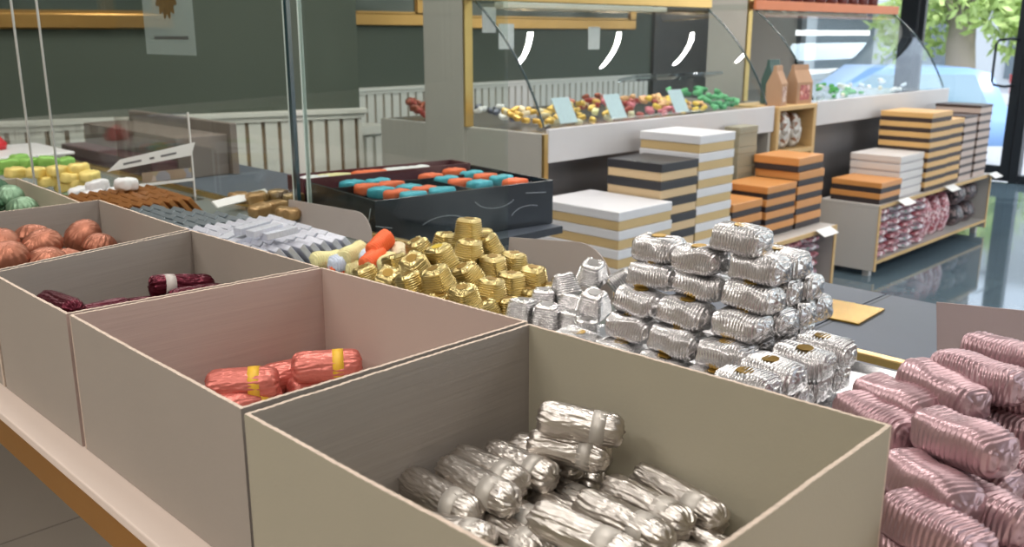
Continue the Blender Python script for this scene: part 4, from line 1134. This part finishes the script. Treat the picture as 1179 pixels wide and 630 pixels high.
blocks('crumpled white wrapped sweet', 'sweet', withm(BL, wrap_white), [(113, 214, 1.045, 'upper, beside the yellow ones'), (145, 212, 1.062, 'upper, before the acrylic holder'), (108, 225, 1.022, 'lower, at the box corner'), (135, 222, 1.022, 'lower, in the middle'), (158, 221, 1.02, 'lower, beside the brown sticks'), (92, 222, 1.015, 'lowest, by the cables')], 'white crumpled sweets', 'wrapped_sweet')
blocks('yellow wrapped sweet', 'sweet', withm(BL, wrap_yellow), [(18, 199, 1.06, 'by the picture edge'), (42, 199, 1.06, 'between the two cables'), (66, 197, 1.062, 'just past the second cable'), (91, 194, 1.065, 'upper, by the acrylic holder'), (57, 208, 1.035, 'second row, by the cable'), (79, 205, 1.04, 'second row, in the middle'), (103, 203, 1.045, 'second row, above the white ones'), (76, 214, 1.015, 'third row, by the cable'), (92, 212, 1.02, 'third row, above the white ones')], 'yellow sweets', 'wrapped_sweet')
blocks('bright green wrapped sweet', 'sweet', withm(BL, wrap_green), [(12, 189, 1.075, 'by the picture edge'), (34, 188, 1.075, 'between the cables'), (55, 186, 1.078, 'beyond the second cable'), (2, 195, 1.06, 'cut by the picture edge'), (75, 187, 1.04, 'last, beside the yellow ones'), (22, 183, 1.04, 'behind the others')], 'green sweets', 'wrapped_sweet')

# white tub and acrylic sign further along the counter
q = atz(8, 172, 1.045)
t = thing('plastic_tub', 'shallow white tub with a lip behind the green sweets', 'tub', (q.x, q.y, ZT - .005))
bm = bmesh.new(); prism(bm, [(-.10, -.17, 0), (.12, -.17, 0), (.14, -.18, .045), (-.12, -.18, .045)], (0, .36, 0)); obj('tub_body', bm, white_tray, t)
obj('lip', BM((-.15, .165, -.20, .20, .045, .056), bev=.004), white_tray, t)
bm = bmesh.new(); tube(bm, [(0, 0, 0), (0, 0, .02), (0, 0, .045), (0, 0, .06)], [.045, .05, .03, .008], 16)
o = obj('red_sweet', bm, mat('red_wrap', (200, 40, 50), .4), None, True, (q.x - .03, q.y + .06, ZT + .0525)); tag(o, 'bright red wrapped sweet on top of the white tub', 'sweet')

acr = glass_mat('acrylic', (.88, .86, .84), .10)
YS = 2.57
t = thing('sign_holder', 'clear acrylic holder with a slanted white sign behind the brown sticks', 'sign holder', (1.0, YS, ZT - .0055))
g0, g1 = aty(140, 140, YS), aty(222, 205, YS)
xa, xb, zb, zt_ = g0.x - .02 - 1.0, g1.x - 1.0, g1.z - ZT + .004, g0.z - ZT + .02
obj('stand', BM((xa, xb, -.002, .002, 0, zt_), (xa, xb, -.06, .002, .0, .003)), acr, t)
obj('edge', BM((xb, xb + .004, -.003, .003, 0, zt_), (xa + .05, xb, -.0045, -.0025, zb - .006, zb + .002)), paper, t)
bm = bmesh.new(); pp = [aty(q[0], q[1], YS) - Vector((1.0, YS + .006, ZT - .004)) for q in ((122, 197), (137, 183), (223, 163), (219, 178))]
prism(bm, pp, (0, -.002, 0)); obj('sign', bm, paper, t)
bm = bmesh.new()
for u0, u1 in ((.12, .34), (.44, .50), (.58, .78)):
    a0 = pp[0].lerp(pp[3], u0) * .55 + pp[1].lerp(pp[2], u0) * .45; a1 = pp[0].lerp(pp[3], u1) * .55 + pp[1].lerp(pp[2], u1) * .45
    prism(bm, [a0 - Vector((0, .0023, .003)), a1 - Vector((0, .0023, .003)), a1 + Vector((0, -.0023, .003)), a0 + Vector((0, -.0023, .003))], (0, -.0004, 0))
obj('lettering', bm, kick_grey, t)
obj('printed_panel', BM((xa + .06, xb - .004, -.0035, -.0022, zb + .004, zb + .032)), mottled('sign_print', [(150, 130, 110), (176, 160, 148), (140, 140, 146), (160, 146, 120)], 22, .4), t)
o = obj('white_card', BM((-.11, .11, -.002, .002, -.012, .012)), paper, None, False, (1.235, 2.27, ZT + .030), (rad(-50), 0, rad(22))); tag(o, 'long white card lying behind the amber blocks', 'card')

# dark display trays standing beyond the glass at the far end
t = thing('display_rack', 'dark red tiered display of boxed sweets behind the acrylic holder', 'display rack', (1.40, 3.7, .9405))
obj('step', BM((0, .098, -.5, .35, 0, .07), bev=.004), maroon, t); obj('step', BM((.1, .30, -.5, .35, 0, .15), bev=.004), mat('rack_brown', (128, 114, 108), .6), t)
obj('header', BM((.302, .33, -.52, .37, .0, .19), bev=.003), MATS['rack_brown'], t)

# ------------------------------------------------------------------ guard glass panes
def pane(label, y0, y1, x=1.297, z0=.94, z1=2.2):
    t = thing('guard_glass', label, 'glass pane', (x, y0, z0))
    obj('pane', BM((-.004, .004, 0, y1 - y0, .0, z1 - z0)), glass_guard, t)
    return t
YE = atx(343, 243, 1.285).y
t = pane('tall clear guard pane with dark edge between the gift box and the boxes', YE, 4.6, 1.285, ZT + .0065)
obj('edge', BM((-.0055, .0055, -.010, .004, 0, 1.2)), glass_edge, t)
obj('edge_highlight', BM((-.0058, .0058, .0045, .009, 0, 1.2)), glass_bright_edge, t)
YB = atx(357, 232, 1.285).y
t = pane('clear guard pane with a thin bright edge, before the dark sweet box', 1.30, YB, 1.285, ZT + .0065)
obj('edge', BM((-.0055, .0055, YB - 1.30, YB - 1.30 + .003, 0, 1.2)), glass_bright_edge, t)
# poster taped to the tall pane
c0, c1 = atx(166, 0, 1.30), atx(229, 64, 1.30)
t = thing('poster_sign', 'pale sheet with a gold round emblem on the tall glass pane', 'poster', (1.2925, (c0.y + c1.y) / 2, c1.z))
hw = abs(c0.y - c1.y) / 2
fm = bpy.data.materials.new('film'); fm.use_nodes = True; fb_ = fm.node_tree.nodes['Principled BSDF']; fb_.inputs['Base Color'].default_value = lin((206, 214, 216)) + (1,); fb_.inputs['Alpha'].default_value = .38; fb_.inputs['Roughness'].default_value = .6
obj('sheet', BM((0, .001, -hw, hw, 0, .44)), fm, t)
bm = bmesh.new()
R0 = .068; cz = .178
pts = [((R0 * (1 + .12 * math.cos(14 * a))) * math.cos(a), (R0 * (1 + .12 * math.cos(14 * a))) * math.sin(a)) for a in (2 * PI * q / 112 for q in range(112))]
prism(bm, [(-.0005, y, cz + z) for y, z in pts], (-.0006, 0, 0)); obj('emblem', bm, mat('emblem_gold', (130, 98, 56), .6, var=.3, vscale=40), t)
obj('caption', BM((-.001, -.0004, -hw * .75, hw * .62, .045, .054)), kick_grey, t)
# cables
for i, (px, py, lb) in enumerate(((42, 228, 'thin steel cable dropping behind the copper box, by the picture edge'), (70, 230, 'thin steel cable dropping behind the copper box, beside the yellow sweets'))):
    c = atz(px, py, 1.10); bm = bmesh.new(); tube(bm, [(c.x - .0, c.y, ZT), (c.x, c.y, 2.99)], .0026, 8); tag(obj('steel_cable', bm, mat('cable_bright', (226, 228, 226), .4, .2), None, True), lb.replace('by the picture edge', 'between the green sweets'), 'cable')

# ------------------------------------------------------------------ dark presentation box on the ledge
BX0, BX1, BY0, BY1, BZ0, BZ1 = 1.318, 1.873, 1.785, 2.185, .9405, 1.062
YAW = rad(-8)
MB_ = Matrix.Translation((BX0, BY0, 0)) @ Matrix.Rotation(YAW, 4, 'Z')
t = thing('presentation_box', 'large glossy black box of turquoise and orange sweets with maroon rim', 'box', (BX0, BY0, BZ0), (0, 0, YAW))
w, d, h = BX1 - BX0, BY1 - BY0, BZ1 - BZ0
obj('front_panel', BM((0, w, 0, .008, 0, h), bev=.001), dark_card, t); obj('side_panel', BM((0, .008, .0085, d - .0085, 0, h), bev=.001), dark_card, t)
obj('side_panel', BM((w - .008, w, .0085, d - .0085, 0, h), bev=.001), dark_card, t)
obj('maroon_tray', BM((0.0, w, d + .10, d + .106, 0, h + .004), (0, .006, d, d + .10, 0, h + .004), (w - .006, w, d, d + .10, 0, h + .004), (.006, w - .006, d, d + .006, 0, h + .004), (.006, w - .006, d + .006, d + .10, 0, h - .03)), maroon, t)
obj('bottom', BM((.0085, w - .0085, .0085, d - .0005, 0, h - .03)), dark_card, t)
obj('divider', BM((.30, .307, .009, d * .58, h - .03, h - .004), (.009, w - .009, d * .58, d * .58 + .007, h - .03, h)), dark_card, t)
bm = bmesh.new()
for (cx_, cz_, r_, a0, a1) in ((.20, .02, .085, 30, 150), (.36, .10, .07, 200, 330), (.47, .03, .06, 60, 170)):
    tube(bm, [(cx_ + r_ * math.cos(rad(a)), -.0006, max(.004, min(h - .004, cz_ + r_ * .5 * math.sin(rad(a))))) for a in range(a0, a1, 8)], .0007, 5)
for (x0_, z0_, x1_, z1_) in ((.0, .06, .045, .05), (.03, .02, .07, .012), (.46, .095, .53, .09)): tube(bm, [(x0_, -.0006, z0_), (x1_, -.0006, z1_)], .001, 5)
tube(bm, [(-.0006, .02, .10), (-.0006, .045, .035)], .0011, 5)
obj('printed_line', bm, mat('print_pale', (176, 182, 190), .5), t, True)
bm = bmesh.new(); rr = random.Random(4); y = .10
while y < .30:
    hh = .010 + .007 * rr.random(); box(bm, -.0008, -.0001, y, y + .0035, .034, .034 + hh); y += .0085
y = .14
while y < .27:
    hh = .006 + .006 * rr.random(); box(bm, -.0008, -.0001, y, y + .003, .012, .012 + hh); y += .0075
obj('lettering', bm, mat('print_gold_dim', (96, 84, 66), .4), t)
PB = [lump(.072, .046, .030, 300 + s, 14, 18) for s in range(3)]
sweets = [(406, 211, 't'), (435, 209, 't'), (439, 219, 't'), (471, 216, 't'), (476, 224, 't'), (509, 219, 't'), (423, 215, 'o'), (451, 212, 'o'), (457, 222, 'o'), (489, 218, 'o'), (496, 203, 'o'), (523, 197, 'o'), (530, 209, 'o'), (559, 203, 'o'), (593, 209, 'o'), (514, 206, 't'), (543, 200, 't'), (552, 211, 't'), (577, 205, 't')]
pm = {'t': withm(PB, wrap_turq), 'o': withm(PB, wrap_orange), 'w': withm(PB, wrap_white), 'l': withm(PB, wrap_lemon)}
cnt = {'t': 0, 'o': 0}
for i, (px, py, k) in enumerate(sorted(sweets)):
    nm_ = {'t': 'turquoise', 'o': 'orange'}[k]
    c = atz(px, py, BZ1 - .002); c.z = BZ1 - .0235
    c = MB_.inverted() @ c; c.x = min(max(c.x, .05), w - .05); c.y = min(max(c.y, .036), d - .034); c = MB_ @ c
    o = obj('wrapped_sweet', pm[k][i % 3], None, None, False, c, (0, 0, YAW + .1 * (i % 3))); tag(o, f'{nm_} wrapped sweet in the glossy black box, {ORD[cnt[k]]} {nm_} one from the bright pane edge', 'sweet', f'{nm_} sweets in the black box'); cnt[k] += 1
for i, (px, py, k, lb, n_) in enumerate(((371, 204, 'w', 'white', 2), (398, 202, 'l', 'lemon', 2), (441, 198, 'o', 'orange', 2), (482, 194, 'w', 'white', 3))):
    for j in range(n_):
        c = atz(px + 16 * (j - (n_ - 1) / 2), py - 1.2 * j, BZ1 + .012); c.z = BZ1 - .024
        c = MB_.inverted() @ c; c.x = min(max(c.x, .04), w - .04); c.y = min(max(c.y, d + .036), d + .07); c = MB_ @ c
        o = obj('wrapped_sweet', pm[k][j % 3], None, None, False, c, (0, 0, YAW + .1 * j)); tag(o, f'{lb} {"sweet by the pane edge" if i == 0 else "wrapped sweet"} in the maroon tray, {ORD[j]} of {"pair" if n_ == 2 else "three"}' , 'sweet', 'sweets on the maroon edge')

# ================================================================== LIGHT
def area(name, loc, rot, sx, sy, power, col=(1, .96, .91)):
    l = bpy.data.lights.new(name, 'AREA'); l.shape = 'RECTANGLE'; l.size = sx; l.size_y = sy; l.energy = power; l.color = col
    o = bpy.data.objects.new(name, l); C.objects.link(o); o.location = loc; o.rotation_euler = rot
    return o
for i, (x, y, p_) in enumerate(((-1.2, -.6, 30), (-1.2, 1.6, 30), (.9, .9, 20), (.6, 3.2, 16), (1.7, 3.3, 16))):  # last one is fill, added to lighten the case ends and nearer wall
    area('ceiling_and_fill_lamp', (x, y, 2.97), (0, 0, 0), .25, 1.5, p_)
for x in (2.79, 3.76, 4.73, 5.70, 6.67, 7.64):
    area('ceiling_and_fill_lamp', (x, 2.62, 2.97), (0, 0, 0), .055, .86, 15)
for x in (3.0, 5.5, 8.0):
    area('ceiling_and_glint_panel', (x, -.4, 2.97), (0, 0, 0), 1.6, 1.6, 32)
area('ceiling_and_glint_panel', (9.2, 3.05, 2.97), (0, 0, 0), 1.6, .16, 6, (.95, .98, 1))  # this and the next two: strips added to streak the second case glass
area('ceiling_and_glint_panel', (9.2, 2.45, 2.97), (0, 0, 0), 1.6, .55, 16, (.72, .88, 1))
area('ceiling_and_glint_panel', (9.2, 1.75, 2.97), (0, 0, 0), 1.6, .2, 6, (.95, .98, 1))
area('ceiling_and_glint_panel', (4.4, 5.0, 2.97), (0, 0, 0), 1.2, 1.2, 22)
area('case_lamp', (3.9, 3.33, 1.565), (0, 0, 0), 1.5, .04, 4)
area('case_lamp', (6.4, 3.33, 1.565), (0, 0, 0), 1.7, .04, 5)
# daylight through the storefront
w = bpy.data.worlds.new('sky'); bpy.context.scene.world = w; w.use_nodes = True
nt = w.node_tree; bg = nt.nodes['Background']
sk = nt.nodes.new('ShaderNodeTexSky'); sk.sky_type = 'NISHITA'; sk.sun_elevation = rad(50); sk.sun_rotation = rad(200); sk.sun_disc = False
hs = nt.nodes.new('ShaderNodeHueSaturation'); hs.inputs['Saturation'].default_value = .5
nt.links.new(sk.outputs[0], hs.inputs['Color']); nt.links.new(hs.outputs[0], bg.inputs['Color']); bg.inputs['Strength'].default_value = .5
s = bpy.data.lights.new('sun', 'SUN'); s.energy = 3.0; s.angle = rad(1); s.color = (1, .96, .9)
so = bpy.data.objects.new('sun', s); C.objects.link(so); so.rotation_euler = (rad(35), rad(28), 0); so.location = (20, 0, 10)
pl = area('daylight_portal', (XS + .2, 1.95, 1.4), (0, rad(90), 0), 2.5, 6.9, 1); pl.data.cycles.is_portal = True
pl = area('daylight_portal', (5.9, -4.15, 1.42), (rad(90), 0, 0), 7.0, 2.4, 1); pl.data.cycles.is_portal = True

# ------------------------------------------------------------------ camera
cam = bpy.data.cameras.new('camera'); co = bpy.data.objects.new('camera', cam); C.objects.link(co)
cam.sensor_fit = 'HORIZONTAL'; cam.sensor_width = 36; cam.lens = 36 * F / 1179; cam.clip_start = .02
fw = Vector((math.cos(PITCH) * math.sqrt(.5), math.cos(PITCH) * math.sqrt(.5), -math.sin(PITCH)))
co.location = (0, 0, EYE); co.rotation_euler = fw.to_track_quat('-Z', 'Y').to_euler()
cam.dof.use_dof = True; cam.dof.focus_distance = 1.15; cam.dof.aperture_fstop = 9
sc = bpy.context.scene; sc.camera = co
sc.view_settings.view_transform = 'Standard'; sc.view_settings.look = 'None'; sc.view_settings.gamma = 1; sc.view_settings.use_curve_mapping = False
sc.view_settings.exposure = 0.12
sc.cycles.use_denoising = True
sc.cycles.max_bounces = 10; sc.cycles.transparent_max_bounces = 24
